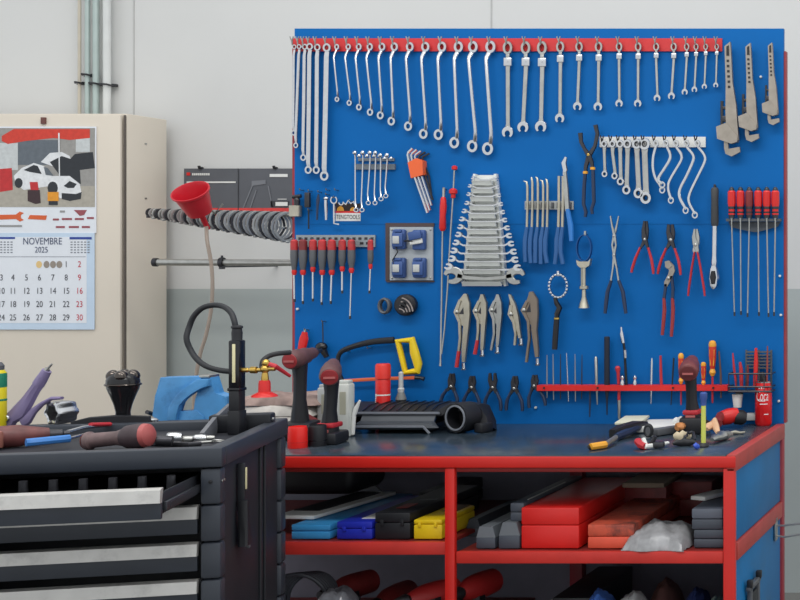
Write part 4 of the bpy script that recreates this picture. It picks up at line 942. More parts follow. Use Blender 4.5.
# right compartment
case('red_case', 'large bright red plastic tool case on right middle shelf', 'case', 521, 579, 511, 552.5, .52, REDP, zR, bev=.012, split=.57, group=None)
case('orange_case', 'faded orange-red flat tool case beside the large red case', 'case', 587.5, 634, 528, 552.5, .5, SALM, zR, bev=.006, split=.5, top=mat('dirty orange lid', (200, 84, 60), .6, 0, .15, 20, dirt=(60, 46, 44), dirtamt=.95))
G = 'slim grey cases on the right middle shelf'
case('slim_grey_case', 'small slate grey case at left, deepest behind others on shelf', 'case', 466, 480, 528, 546, .3, SLATE, zR, Yf=3.98, bev=.003, group=G, cham=.008)
case('slim_grey_case', 'pale-topped slim grey case, leftmost in front on right shelf', 'case', 476, 495, 530, 552, .5, SLATE, zR, bev=.003, group=G, cham=.008, top=mat('slate lid', (104, 110, 116), .45))
c_, w_, h_ = case('slim_grey_case', 'slim grey case next to the large red case on shelf', 'case', 498.5, 519.5, 526, 552, .5, SLATE, zR, bev=.003, group=G, cham=.010, top=mat('slate lid', (104, 110, 116)))
case('slim_grey_case', 'small grey case stacked on top beside large red case', 'case', 510, 524, 504.5, 523, .48, SLATE, zR+h_+.0, Yf=3.84, bev=.004, group=G, lab=[(.3, .2, .12, .3, LGREY)])
G = 'dark grey cases stacked by the right leg'
c1, w1, h1 = case('dark_grey_case', 'lower dark grey case of the stack by right leg', 'case', 693.5, 723.5, 533.5, 552, .44, SLATE, zR, Yf=3.83, bev=.006, group=G)
case('dark_grey_case', 'upper dark grey case of the stack by right leg', 'case', 691.5, 722.5, 511, 532, .44, SLATE, zR+h1, Yf=3.83, bev=.006, group=G, top=mat('slate top pale', (90, 96, 108), .45))
m = MB(); q = W(711, 507, 4.0); m.box((q.x, 4.0, zR+h1+21*3.83/F+.008), (.05, .12, .012), .003, Matrix.Rotation(-.4, 3, 'Z')); solo('white_sachet', 'small white sachet on top of the stacked dark grey cases', 'sachet', m, WHT)
# crumpled bag
def crumple(cx, cy, cz, sx, sy, sz, seed, n=26, pin=0):
    rnd = random.Random(seed); bm = MB(); grid = []
    for k in range(2):
        g = []
        for i in range(n):
            row = []
            for j in range(n//2):
                u, v = i/(n-1)*2-1, j/(n//2-1)*2-1
                e = max(0, 1-(abs(u)**2.6))*max(0, 1-abs(v)**2.6)
                z = (sz*.8*e**.4+min(sz, .028)*e*(.16*math.sin(u*6+v*3+seed)+.13*math.sin(u*3-v*8+seed*2)+.08*math.sin(u*13+v*9+seed))+rnd.uniform(-.0025, .0025)*e) if k else 0
                x = cx+sx/2*u*(1+.05*math.sin(v*6+seed)); y = cy+sy/2*v*(1+.06*math.sin(u*5+seed))
                row.append(bm.bm.verts.new((x+rnd.uniform(-.002, .002), y, cz+max(z, 0)+(.0015 if k else 0))))
            g.append(row)
        grid.append(g)
    N, M_ = n, n//2
    for k in range(2):
        for i in range(N-1):
            for j in range(M_-1):
                q = [grid[k][i][j], grid[k][i+1][j], grid[k][i+1][j+1], grid[k][i][j+1]]; bm._f(q if k else q[::-1])
    edge = [(i, 0) for i in range(N)]+[(N-1, j) for j in range(1, M_)]+[(i, M_-1) for i in range(N-2, -1, -1)]+[(0, j) for j in range(M_-2, 0, -1)]
    for (a, b), (c, d) in zip(edge, edge[1:]+edge[:1]): bm._f([grid[0][a][b], grid[0][c][d], grid[1][c][d], grid[1][a][b]])
    return bm
q = W(664, 552, 3.9)
solo('plastic_bag', 'crumpled grey clear plastic bag on right middle shelf', 'bag', crumple(q.x, 3.885, zR+.001, .17, .2, .068, 3, n=40), BAGM)
q = W(643, 510, 4.2)
t = T('carton_stack', 'dusty beige cartons lying behind the faded orange case', 'carton')
m = MB(); m.box((W(645, 510, 4.25).x, 4.33, zR+.05), (.14, .2, .10), .004); t.add('lower_box', m, DRED)
m = MB(); m.box((W(643, 510, 4.2).x, 4.30, zR+.109), (.125, .2, .015), .003); t.add('tray', m, mat('beige card', (150, 134, 116), .8)); t.done()
q = W(672, 505, 4.36)
case('maroon_case', 'dark maroon case at the back behind plastic bag', 'case', 672, 712, 495, 530, .12, DRED, zR, Yf=4.29)
# lower shelf
zb1, zb2 = .36, .34
def tool_body(name, label, cat, x, y, Y, z0, mt, mt2, s=1.0, rot=0):
    t = T(name, label, cat, 'power tools on the lower shelf'); a = W(x, y, Y); R = Matrix.Rotation(rot, 3, 'Z')
    h = a.z-z0
    m = MB(); m.box((a.x, Y, z0+.03), (.09*s, .12, .06), .01); t.add('battery', m, BLK)
    m = MB(); m.sweep([(a.x, Y, z0+.055), (a.x+.004, Y, z0+h*.55), (a.x, Y, a.z-.05)], [.028, .022, .026], .03); t.add('handle', m, BLK)
    m = MB(); d = R @ Vector((0, -1, 0)); c = Vector((a.x, Y+.03, a.z-.045)); m.lathe(c, [(.03*s, -.07), (.042*s, -.06), (.045*s, 0), (.042*s, .04), (.028*s, .08), (.014*s, .1)], 18, d); t.add('motor_housing', m, mt)
    m = MB(); m.lathe(c+d*.1, [(.016, -.01), (.02, .0), (.012, .03)], 12, d); t.add('chuck', m, mt2)
    t.done()
tool_body('power_tool', 'dim red power tool standing left on the lower shelf', 'power tool', 350, 572, 4.05, zb1, DRED, DKST, .8, -.3)
tool_body('power_tool', 'dim red power tool, middle of the lower left shelf', 'power tool', 392, 583, 4.1, zb1, DRED, DKST, .8, -.1)
tool_body('power_tool', 'red power tool beside the centre post on lower shelf', 'power tool', 432, 580, 3.95, zb1, mat('tool red', (170, 40, 40), .45), DKST, .8, -.5)
tool_body('power_tool', 'red power tool just right of the centre post below', 'power tool', 476, 572, 4.05, zb2, mat('tool red', (170, 40, 40), .45), DKST, .85, -.2)
t = T('cable_coil', 'coiled grey black cable at the left of lower shelf', 'cable')
m = MB()
for k in range(7): m.ring((W(300+k*1.5, 0, 3.93).x, 3.9+k*.008, zb1+.10+.004*k), .085-.004*k, .093-.005*k, .006, .006, 28, ax=Matrix.Rotation(.35+.05*k, 3, 'Z'), sq=False)
t.add('coil', m, mat('cable grey', (70, 74, 82), .4)); 
m = MB(); m.box((W(303, 0, 3.93).x, 3.95, zb1+.012), (.17, .12, .022), .005); t.add('drum_foot', m, BLK); t.done()
m = crumple(W(337, 0, 3.88).x, 3.88, zb1, .12, .13, .20, 5); solo('clear_bag', 'small shiny clear bag of fittings on lower left shelf', 'bag', m, mat('clear film', (120, 122, 128), .15, 0, .3, 40, bump=.5))
case('lower_black_case', 'black case in the middle of lower right shelf', 'case', 552, 590, 586, 640, .4, BLK, zb2, Yf=3.9, bev=.006)
case('lower_white_box', 'pale low box seen at the lower shelf beside black case', 'box', 541, 556, 598, 650, .3, LGREY, zb2, Yf=3.84, bev=.004)
def pile(name, lab, x, y, w, mt, Yc=3.92, sd=1):
    a = W(x, y, Yc); m = crumple(a.x, Yc, zb2, w, .2, (a.z-zb2)*1.08, sd); solo(name, lab, 'cloth', m, mt, 'soft goods on the lower right shelf')
pile('blue_cloth', 'bright blue crumpled cloth heap on the lower right shelf', 599, 584, .085, mat('blue cloth', (60, 104, 184), .8, 0, .2, 30), sd=2)
pile('white_cloth', 'white crumpled cloth heap on the lower right shelf', 632, 585, .09, mat('white cloth', (170, 172, 172), .8, 0, .2, 30), sd=6)
pile('brown_cloth', 'dark brown cloth heap behind the white one below', 666, 574, .085, mat('brown cloth', (92, 60, 56), .9, 0, .2, 30), 4.1, 8)
pile('navy_cloth', 'navy blue cloth heap near right end of lower shelf', 697, 583, .075, mat('navy cloth', (36, 52, 104), .9, 0, .2, 30), 4.05, 9)
pile('green_cloth', 'pale green cloth heap by the right leg on lower shelf', 717, 590, .045, mat('green cloth', (110, 130, 122), .9, 0, .2, 30), 3.95, 4)

# ============================================================ on the worktop
def onb(px, py): Y = .538*F/(py-CY); return W(px, py, Y)
def Yb(py): return .538*F/(py-CY)
t = T('spray_can', 'red spray can with red cap standing behind the black duct', 'spray can')
o = W(383, 400, 4.38); o.z = ZT; k = 4.38/F
m = MB(); m.lathe(o, [(.0205, 0), (.0215, .003), (.0215, .145), (.017, .155)], 24); b_ = t.add('body', m, REDP)
m = MB(); m.lathe(o+Vector((0, 0, .152)), [(.0222, 0), (.0222, .04), (.019, .046), (.004, .047)], 24); t.add('cap', m, mat('cap red', (222, 48, 36), .45))
m = MB(); m.lathe(o, [(.0219, .06), (.0219, .066)], 24); m.lathe(o, [(.0219, .1), (.0219, .104)], 24)
for i in range(6):
    a = math.radians(215+i*4); m.box(o+Vector((math.cos(a)*.0215, math.sin(a)*.0215, .074+i*.006)), (.005, .002, .004), 0, Matrix.Rotation(a+math.pi/2, 3, 'Z'))
t.add('print', m, WHT, b_); t.done()
t = T('small_spray_bottle', 'small white and black spray bottle right of red can', 'bottle')
o = W(401, 400, 4.40); o.z = ZT
m = MB(); m.lathe(o, [(.014, 0), (.0155, .003), (.0155, .09), (.008, .11)], 16); t.add('body', m, mat('bottle grey', (120, 122, 120), .4))
m = MB(); m.lathe(o+Vector((0, 0, .108)), [(.009, 0), (.01, .01), (.007, .014), (.007, .06), (.003, .064)], 14); t.add('cap', m, LGREY)
m = MB(); m.lathe(o, [(.016, .06), (.016, .085)], 16); t.add('label', m, BLK); t.done()
# duct
t = T('plastic_duct', 'black ribbed plastic air duct with round open end on worktop', 'duct')
xa, xb_ = W(352, 0, 4.310).x, W(446, 0, 4.310).x
sec = [(4.225, .918), (4.230, .930), (4.260, .935), (4.272, .950), (4.275, .962), (4.320, .975), (4.390, .980), (4.440, .965), (4.460, .90)]
for pn, sl, mt, x0, x1 in (('upper_shell', sec[3:], BLK, xa-.02, xb_), ('lower_shell', sec[:4], mat('duct grey edge', (62, 66, 72), .35), xa+.05, xb_-.015)):
    m = MB(); P = [Vector((x0+(.03 if i == 0 else 0), y, z)) for i, (y, z) in enumerate(sl)]+[Vector((x0, y+.006, z-.006)) for y, z in sl[::-1]]
    m.poly(P, Vector((x1-x0, 0, 0))); t.add(pn, m, mt)
for kx in range(9):
    m = MB(); x = xa+.05+kx*.026; m.sweep([(x, 4.275, .964), (x, 4.320, .9775), (x+.01, 4.390, .983)], .003, .0008, up=(0, 0, 1), sq=True); t.add('rib', m, BLKG)
m = MB(); m.sweep([(xa-.015, 4.272, .957), (xb_, 4.272, .957)], .0035, .004, sq=True); m.sweep([(xa+.05, 4.222, .922), (xb_-.03, 4.222, .922), (xb_-.012, 4.222, .902)], .003, .004, sq=True); t.add('edge_bead', m, mat('duct pale edge', (120, 124, 132), .3))
c = W(463, 417.5, 4.260); c.z = ZT+.047; R = Matrix.Rotation(math.radians(-22), 3, 'Z')
m = MB(); m.ring(c, .040, .040, .005, .03, 32, ax=R); cl = t.add('round_collar', m, BLK)
m = MB(); m.ring(c+R @ Vector((0, -.031, 0)), .036, .036, .0028, .002, 32, ax=R); t.add('collar_rim', m, mat('duct pale edge', (120, 124, 132)), cl)
m = MB(); m.lathe(c+R @ Vector((0, .02, 0)), [(.039, 0), (.039, .004)], 28, R @ Vector((0, 1, 0))); t.add('inner_disc', m, mat('duct dark inside', (24, 20, 22), .7), cl)  # dark disc set inside the open collar
m = MB(); m.sweep([(xb_-.004, 4.290, .955), (xb_+.02, 4.300, .972), (c.x-.01, 4.320, .972), (c.x+.035, 4.310, .965), (c.x+.055, 4.300, .93), (c.x+.06, 4.290, .905)], [.012, .014, .014, .018, .02, .022], .03, up=(0, 1, 0), sq=True); t.add('collar_housing', m, BLK)
m = MB(); m.box((c.x+.062, 4.260, .915), (.03, .05, .028), .005, R); t.add('foot', m, BLK)
m = MB(); m.box((xa-.03, 4.330, .925), (.07, .09, .045), .012); t.add('left_plug', m, BLKG)
m = MB(); m.box(((xa+xb_)/2+.02, 4.360, .91), (.17, .1, .02), .004); t.add('underside', m, BLK)
t.done()
m = MB(); q = W(356, 407, 4.17); m.tube([q+Vector((-.008, 0, -.03)), q+Vector((.0, 0, -.005)), q+Vector((.012, 0, .02))], [.006, .007, .003], 8); m.tube([Vector((q.x-.01, q.y, ZT+.006)), q+Vector((-.006, 0, -.028))], .006, 8)
solo('white_nozzle', 'tiny white nozzle left of the black duct', 'nozzle', m, WHT)
# white bottles behind second drill
for i, (x0, x1, y0, yy, mt) in enumerate(((320, 333, 384, 4.26, LGREY), (337.5, 352, 380, 4.17, mat('bottle white', (200, 202, 196), .5)))):
    t = T('white_tube', ['pale grey square bottle left behind the second drill', 'white square bottle right behind the second drill'][i], 'bottle', 'square bottles behind the second drill')
    a, b = W(x0, y0, yy), W(x1, y0, yy); h = a.z-ZT
    m = MB(); m.box(((a.x+b.x)/2, yy, ZT+h*.47), (b.x-a.x, .04, h*.94), .006); bd = t.add('body', m, mt)
    m = MB(); m.box(((a.x+b.x)/2, yy, ZT+h*.965), (b.x-a.x-.008, .03, h*.07), .003); t.add('cap', m, mt)
    m = MB(); m.box(((a.x+b.x)/2+.004, yy-.0205, ZT+h*.6), (.018, .001, h*.4)); t.add('label', m, mat('pale label', (170, 168, 150), .6), bd); t.done()
# caps
for (x0, x1, yt, yb_, mt, mt2, lab) in ((287, 306.5, 427, 448.5, mat('bright red cup', (232, 36, 28), .4), REDP, 'bright red plastic cup at left front of worktop'), (307, 326, 425.5, 446.5, BLK, BLKG, 'black plastic cup beside the red cup')):
    Y = Yb(yb_); r = (x1-x0)/2*Y/F; o = W((x0+x1)/2-2, yb_, Y); r *= .93; h = (yb_-yt)*Y/F
    t = T('plastic_cup', lab, 'cup', 'plastic cups at worktop left'); o.y += r*.6; 
    m = MB(); m.lathe(o, [(r*.97, 0), (r, .002), (r*.98, h*.9), (r*.9, h), (r*.84, h), (r*.84, h*.7), (.001, h*.7)], 28); t.add('cup', m, mt)
    m = MB(); m.lathe(o, [(r*1.02, h*.26), (r*1.02, h*.30)], 28); t.add('ring_line', m, mt2); t.done()

def drill(name, label, base, ztop, face, axis, bodyr, L, hw, mt, mtface, lean, group='cordless drills standing on worktop', chuck=True, batt=(.085, .1, .035), band=None):
    """cordless driver: base=battery bottom centre, face=centre of the rear cap"""
    t = T(name, label, 'power drill', group)
    bw, bd, bh = batt
    m = MB(); m.box(base+Vector((0, 0, bh/2)), (bw, bd, bh), .008, Matrix.Rotation(lean, 3, 'Z')); bt_ = t.add('battery', m, BLK)
    A = Vector(axis).normalized(); c = Vector(face)+A*(L*.5)
    m = MB(); m.lathe(face, [(bodyr*.86, -.002), (bodyr, .006), (bodyr*1.02, L*.35), (bodyr*.9, L*.4), (bodyr*.9, L*.62), (bodyr*.72, L*.72), (bodyr*.62, L*.95), (bodyr*.5, L)], 22, A); t.add('motor_housing', m, mt)
    m = MB(); m.lathe(Vector(face)-A*.004, [(bodyr*.3, -.002), (bodyr*.78, .0), (bodyr*.86, .004)], 22, A); rc = t.add('rear_cap', m, mtface, label='dark red round rear cap')
    m = MB(); side = A.cross(Vector((0, 0, 1))).normalized(); m.box(Vector(face)-A*.0075, (bodyr*1.1, .002, bodyr*.22), 0, Matrix.Rotation(math.atan2(side.y, side.x), 3, 'Z')); t.add('badge', m, mat('faded badge', (170, 90, 88), .5), rc)
    hb = Vector(face)+A*(L*.38); tp = hb-Vector((0, 0, bodyr*.6))
    bt = base+Vector((0, 0, bh*.9))
    m = MB(); m.sweep([tp, tp.lerp(bt, .25)+Vector((.002, 0, 0)), tp.lerp(bt, .6), bt], [hw*1.15, hw*.9, hw*.88, hw*1.35], [hw*1.4, hw*1.2, hw*1.15, hw*1.6], n=12); hd = t.add('handle', m, BLK)
    m = MB(); m.box(tp.lerp(bt, .2)+A*hw*1.2, (hw*.8, hw*.8, hw*1.6), .004); t.add('trigger', m, mtface, hd)
    if band:
        m = MB(); q = tp.lerp(bt, .86); m.box(q, (hw*2.6, hw*3.2, .014), .004); t.add('red_band', m, REDG, hd)
        m = MB(); m.box(bt+Vector((0, -bd*.36, .004)), (hw*1.6, .004, .014), .001); t.add('front_label', m, mat('faded badge'  , (170, 90, 88)), hd)
    if chuck:
        m = MB(); m.lathe(Vector(face)+A*L, [(bodyr*.45, -.004), (bodyr*.42, .012), (bodyr*.2, .022), (bodyr*.18, .04), (bodyr*.16, .04)], 14, A); t.add('chuck', m, DKST)
    t.done()
MAR = mat('dusty maroon housing', (98, 66, 66), .55, 0, .2, 40)
Y1 = 4.12
drill('cordless_drill', 'maroon and black cordless driver pointing right, left on worktop', Vector((W(300, 0, Y1).x, Y1, ZT)), 0, W(290, 361, Y1-.05), (.02, .98, .12), .0265, .13, .0185, MAR, mat('rear cap red', (150, 44, 48), .45), .2, batt=(.085, .1, .05))
Y2 = 4.02
drill('cordless_drill', 'maroon and black cordless driver facing viewer, in front of white bottle', Vector((W(329.5, 0, Y2).x, Y2, ZT)), 0, W(329.5, 377, Y2-.055), (-.36, .9, .25), .0275, .12, .0185, MAR, mat('rear cap red', (150, 44, 48)), .1, batt=(.074, .1, .034), band=True, chuck=False)
Y3 = 4.25
drill('cordless_drill', 'dark maroon cordless driver standing at the right of worktop', Vector((W(693, 0, Y3).x, Y3, ZT)), 0, W(688, 373, Y3-.06), (-.12, .94, .28), .0285, .11, .018, mat('dark maroon', (112, 54, 54), .5, 0, .25, 40), mat('deep maroon', (104, 44, 46), .5), .1, batt=(.07, .09, .05), band=True, chuck=False)

# bundle of rags
t = T('rag_stack', 'stack of crumpled brown and pale rags at worktop left back', 'rags')
q = W(286, 0, 4.30)
t.add('rag', crumple(q.x+.0, 4.30, ZT+.0, .29, .24, .085, 1), CLOTHW)
t.add('rag', crumple(q.x-.01, 4.30, ZT+.055, .28, .20, .05, 2), CLOTHW)
t.add('rag', crumple(q.x, 4.31, ZT+.085, .28, .19, .035, 4), CLOTH, label='brown rag on top')
t.done()
t = T('red_tool_pile', 'dark red and black tangled tool behind the first drill base', 'tool')
q = W(318, 0, 4.2)
m = MB(); m.sweep([(q.x-.05, 4.2, ZT+.02), (q.x-.02, 4.19, ZT+.045), (q.x+.0, 4.2, ZT+.03)], [.016, .02, .014], .018); t.add('body', m, DRED)
m = MB(); m.tube([(q.x-.045, 4.16, ZT+.015), (q.x, 4.15, ZT+.03), (q.x+.02, 4.17, ZT+.01)], .01, 8); t.add('hose', m, BLK); t.done()

# paper tray & right-hand clutter
t = T('white_tray', 'white flat tray lying on the right half of worktop', 'tray')
R = Matrix.Rotation(math.radians(7), 3, 'Z'); q = W(656, 0, 4.33)
m = MB(); m.box((q.x, 4.33, ZT+.012), (.15, .19, .018), .003, R); t.add('tray', m, WHT)
m = MB(); m.box((q.x-.075, 4.34, ZT+.028), (.075, .18, .008), .002, R); t.add('flap', m, mat('tray cream', (212, 212, 190), .6))
m = MB(); m.box((q.x+.085, 4.25, ZT+.012), (.03, .19, .02), .003, Matrix.Rotation(-.5, 3, 'Z')); t.add('dark_edge', m, GREYP); t.done()
q = onb(647, 440)
t = T('black_ring', 'small black rubber wheel standing against the white tray', 'wheel')
c = W(648.5, 431, 4.13); c.z = ZT+.022
m = MB(); m.ring(c, .010, .016, .005, .008, 20, sq=False); t.add('tyre', m, RUB)
m = MB(); m.ring(c, .004, .009, .004, .006, 14); t.add('hub', m, GREYP); t.done()
t = T('utility_knife', 'yellow-handled knife at the front edge of worktop', 'knife')
a = onb(590.5, 451); b = onb(605.5, 448.5); c = onb(616, 443)
u = Vector((0, 0, .011))
m = MB(); m.sweep([a+u, a.lerp(b, .15)+u, a.lerp(b, .8)+u, b+u], [.008, .0115, .0115, .009], .010, up=(0, 0, 1)); t.add('handle', m, YEL2)
m = MB(); m.sweep([a+Vector((-.004, 0, .008)), a+u], [.008, .009], .008, up=(0, 0, 1)); t.add('end_cap', m, BLK)
m = MB(); m.sweep([b+u, c+Vector((0, 0, .016))], [.008, .006], .008, up=(0, 0, 1)); t.add('neck', m, NICKEL); t.done()
t = T('folded_multitool', 'black and blue folded tool with chrome edge behind yellow knife', 'tool')
a = onb(610, 441); b = onb(642, 432)
m = MB(); m.sweep([a+Vector((0, .02, .018)), a.lerp(b, .3)+Vector((0, .02, .024)), a.lerp(b, .8)+Vector((0, .02, .024)), b+Vector((0, .02, .018))], [.010, .018, .020, .014], .012, up=(0, 0, 1), sq=True); t.add('black_body', m, BLK)
m = MB(); m.sweep([a+Vector((.02, -.01, .012)), a.lerp(b, .5)+Vector((0.01, -.01, .016)), b+Vector((0, -.01, .022))], [.008, .014, .012], .012, up=(0, 0, 1)); t.add('blue_side', m, NAVY)
m = MB(); m.tube([a+Vector((.01, -.02, .006)), a.lerp(b, .5)+Vector((.01, -.025, .008)), b+Vector((0, -.02, .014))], .004, 8); t.add('chrome_edge', m, CHROME); t.done()
t = T('red_white_pliers', 'short pliers with red grip and white lever near front edge', 'pliers')
a = onb(637, 449); b = onb(646, 450); c = onb(668, 447)
m = MB(); m.sweep([a+Vector((0, .01, .02)), a.lerp(b, .5)+Vector((0, 0, .014)), b+Vector((0, 0, .01))], [.01, .014, .01], .012); t.add('red_grip', m, REDG)
m = MB(); m.sweep([b+Vector((-.01, .01, .03)), b+Vector((0, 0, .01)), b.lerp(c, .5)+Vector((0, 0, .008)), c+Vector((0, 0, .012))], [.006, .008, .008, .004], .007); t.add('white_lever', m, WHT)
m = MB(); m.tube([b+Vector((.006, .02, .008)), b+Vector((.02, .02, .035))], .006, 8); m.box(b+Vector((.03, .02, .012)), (.03, .02, .016), .004); t.add('dark_jaw', m, DKST); t.done()
# glove and small things near the drill
clut = [('tan_glove', 'tan and brown work glove left of the green rod', 'glove', [onb(677, 436)+Vector((0, 0, .022)), onb(684, 434)+Vector((0, 0, .03)), onb(692, 433)+Vector((0, 0, .034)), onb(698, 432)+Vector((0, 0, .03))], [.012, .018, .02, .012], SKIN),
        ('cream_cloth', 'cream cloth scrap under the tan glove', 'cloth', [onb(674, 441)+Vector((0, 0, .012)), onb(682, 441)+Vector((0, 0, .014)), onb(690, 440)+Vector((0, 0, .01))], [.010, .016, .012], mat('cream cloth', (206, 190, 160), .8)),
        ('white_bottle_cap', 'white crumpled cap behind glove at tray end', 'cap', [onb(675, 430)+Vector((0, 0, .02)), onb(680, 431)+Vector((0, 0, .024)), onb(684, 431)+Vector((0, 0, .016))], [.014, .02, .012], WHT),
        ('black_tool', 'flat black tool lying in front of tan glove', 'tool', [onb(673, 447)+Vector((0, 0, .009)), onb(684, 446)+Vector((0, 0, .011)), onb(696, 446)+Vector((0, 0, .009))], [.006, .012, .008], BLK),
        ('blue_plug', 'small blue plug at the foot of the green rod', 'plug', [onb(694, 450)+Vector((0, 0, .009)), onb(699, 449.5)+Vector((0, 0, .010))], [.008, .009], mat('blue knob', (50, 84, 190), .4)),
        ('steel_ring', 'dark curved clamp between glove and green rod', 'clamp', [onb(684, 443)+Vector((0, 0, .01)), onb(688, 441)+Vector((0, 0, .024)), onb(693, 441)+Vector((0, 0, .024)), onb(695, 443)+Vector((0, 0, .008))], [.005, .005, .005, .005], DKST),
        ('dark_cloth', 'dark crumpled cloth under the standing right drill', 'cloth', [onb(681, 430)+Vector((0, 0, .016)), onb(696, 431)+Vector((0, 0, .022)), onb(712, 430)+Vector((0, 0, .014))], [.012, .02, .014], mat('dark cloth', (48, 44, 52), .9)),
        ('red_marker_stub', 'short red stub left of the standing right drill', 'stub', [onb(681, 427)+Vector((0, 0, .014)), onb(686, 427)+Vector((0, 0, .026))], [.008, .008], DRED),
        ('tan_finger_glove', 'pale tan glove fingers right of the green rod', 'glove', [onb(707, 436)+Vector((0, 0, .02)), onb(714, 434)+Vector((0, 0, .035)), onb(718, 437)+Vector((0, 0, .012))], [.010, .014, .010], mat('pale tan', (214, 172, 136), .8)),
        ('chrome_pliers_head', 'grey steel pliers head lying right of green rod', 'pliers', [onb(712, 444)+Vector((0, 0, .012)), onb(722, 441)+Vector((0, 0, .016)), onb(731, 439)+Vector((0, 0, .012))], [.010, .016, .012], STEEL),
        ('scraper', 'slim tan scraper beside the lying red driver', 'scraper', [onb(730, 435)+Vector((0, 0, .006)), onb(745, 434)+Vector((0, 0, .006))], [.006, .004], NICKEL)]
for n, l, c, pts, r, mt in clut:
    m = MB(); P = [Vector(x) for x in pts]
    # subdivide for a softer, irregular outline
    Q, RR = [], []
    for i in range(len(P)-1):
        for k in range(3):
            f = k/3; Q.append(P[i].lerp(P[i+1], f)+Vector((0, 0, .002*math.sin(i*3+k*2)))); RR.append((r[i]*(1-f)+r[i+1]*f)*(1+.12*math.sin(k*2.1+i)))
    Q.append(P[-1]); RR.append(r[-1]*.7); RR[0] *= .7
    m.sweep(Q, RR, [x*.8 for x in RR], n=10); solo(n, l, c, m, mt)
t = T('inspection_lamp', 'lime green glowing rod lamp with blue head standing upright', 'lamp')
o = onb(703.5, 447)
m = MB(); m.lathe(o, [(.014, 0), (.015, .003), (.013, .008), (.008, .012)], 16); t.add('foot', m, BLK)
m = MB(); m.tube([o+Vector((0, 0, .01)), o+Vector((0, 0, .118))], .0068, 12); t.add('tube', m, LIME)
m = MB(); m.tube([o+Vector((0, 0, .116)), o+Vector((0, 0, .13)), o+Vector((0, 0, .135)), o+Vector((0, 0, .15)), o+Vector((0, 0, .153))], [.008, .008, .0105, .0105, .006], 12); t.add('head', m, mat('lamp blue', (60, 84, 150), .4)); t.done()
t = T('impact_driver', 'red and black impact driver lying near the drinks can', 'power drill')
q = onb(728, 428)
m = MB(); m.lathe(q+Vector((-.026, -.005, .028)), [(.014, 0), (.022, .008), (.0245, .03), (.022, .05), (.016, .062)], 20, (.9, .3, .25)); t.add('motor_housing', m, REDP)
m = MB(); m.lathe(q+Vector((.018, .01, .033)), [(.0225, 0), (.0235, .024), (.016, .036)], 20, (.9, .3, -.1)); t.add('gear_housing', m, BLK)
m = MB(); m.sweep([q+Vector((-.02, -.01, .04)), q+Vector((-.018, -.06, .028)), q+Vector((-.012, -.09, .024))], [.014, .013, .016], .013); t.add('handle', m, DRED); t.done()
# coke can
t = T('drinks_can', 'slim red soft drink can with white script lettering', 'can')
yc = 4.435; o = W(763.5, 0, yc); o.z = ZT; r = .0262
m = MB(); m.lathe(o, [(r*.8, 0), (r, .008), (r, .125), (r*.86, .135), (r*.86, .138), (r*.8, .138), (r*.8, .134)], 32); b_ = t.add('body', m, mat('can red', (220, 30, 34), .25, .3, .02))
m = MB(); m.lathe(o, [(r*.87, .1342), (r*.89, .1385), (r*.83, .1385), (r*.8, .1345), (.001, .1345)], 32); m.box(o+Vector((0, -.006, .1355)), (.01, .018, .0015), .0005); t.add('rim', m, CHROME)
m = MB()
def wrap(u0, z0): return lambda c: o+Vector((math.sin((c.x+u0)/r)*(r+.0014), -math.cos((c.x+u0)/r)*(r+.0014), z0+c.y))
text(m, 'Coca', .046, wrap(.0005, .094), 'CENTER', .40, .15)

for i, (a0, a1, z) in enumerate(((-22, 22, .078), (-14, 40, .068), (15, 45, .036))):
    for k in range(8):
        f0 = math.radians(a0+(a1-a0)*k/8); f1 = math.radians(a0+(a1-a0)*(k+1)/8); rr = r+.0006
        m._f([m.bm.verts.new(o+Vector((math.sin(f)*rr, -math.cos(f)*rr, zz))) for f, zz in ((f0, z), (f1, z), (f1, z+.0028), (f0, z+.0028))])
for k in range(3):
    f0 = math.radians(-22+k*16); rr = r+.0006; m._f([m.bm.verts.new(o+Vector((math.sin(f)*rr, -math.cos(f)*rr, zz))) for f, zz in ((f0, .117), (f0+.16, .117), (f0+.12, .124), (f0+.02, .124))])
t.add('lettering', m, mat('can white', (236, 226, 226), .4), b_); t.done()

# ============================================================ vise on the bench end
plane(4.05)
t = T('bench_vise', 'blue bench vise mounted at the left end of workbench', 'vise')
def vp(pts, y0, y1, pn, mt, par=None):
    m = MB(); m.poly([Vector((W(x, y, 4.0).x, y0, W(x, y, 4.0).z)) for x, y in pts], Vector((0, y1-y0, 0)))
    bmesh.ops.bevel(m.bm, geom=[e for e in m.bm.edges], offset=.0025, segments=2, affect='EDGES', profile=.6); return t.add(pn, m, mt, par)
a = vp([(160, 377.5), (201, 376.5), (201, 382), (190, 387), (181, 394), (176, 401), (173, 410), (172, 424), (163, 426), (152, 416), (155, 396)], 4.0, 4.045, 'moving_jaw', VBLUE)
vp([(198, 379), (210, 379), (210, 386), (203, 388), (194, 392), (186, 398), (180, 405), (178, 420), (169, 420), (170, 408), (176, 397), (186, 388)], 3.99, 4.01, 'jaw_arch', VBLUE, a)
b = vp([(198, 386), (200, 377), (209, 376.5), (213, 394), (226, 396.5), (226, 412), (212, 424), (205, 436), (196, 436), (192, 412), (194, 400)], 4.005, 4.05, 'fixed_body', VBLUE)
vp([(168, 412), (196, 410.5), (203, 416), (206, 436), (160, 436)], 4.002, 4.045, 'slide_bar', VBLUE)
m = MB(); m.box((W(190, 0, 4.05).x, 4.07, ZT+.011), (.2, .16, .022), .006); t.add('base', m, VBLUE)
m = MB(); m.box((W(204, 0, 4.0).x, 4.025, W(0, 377, 4.0).z+.001), (.03, .05, .008), .002); t.add('jaw_plate', m, STEEL)
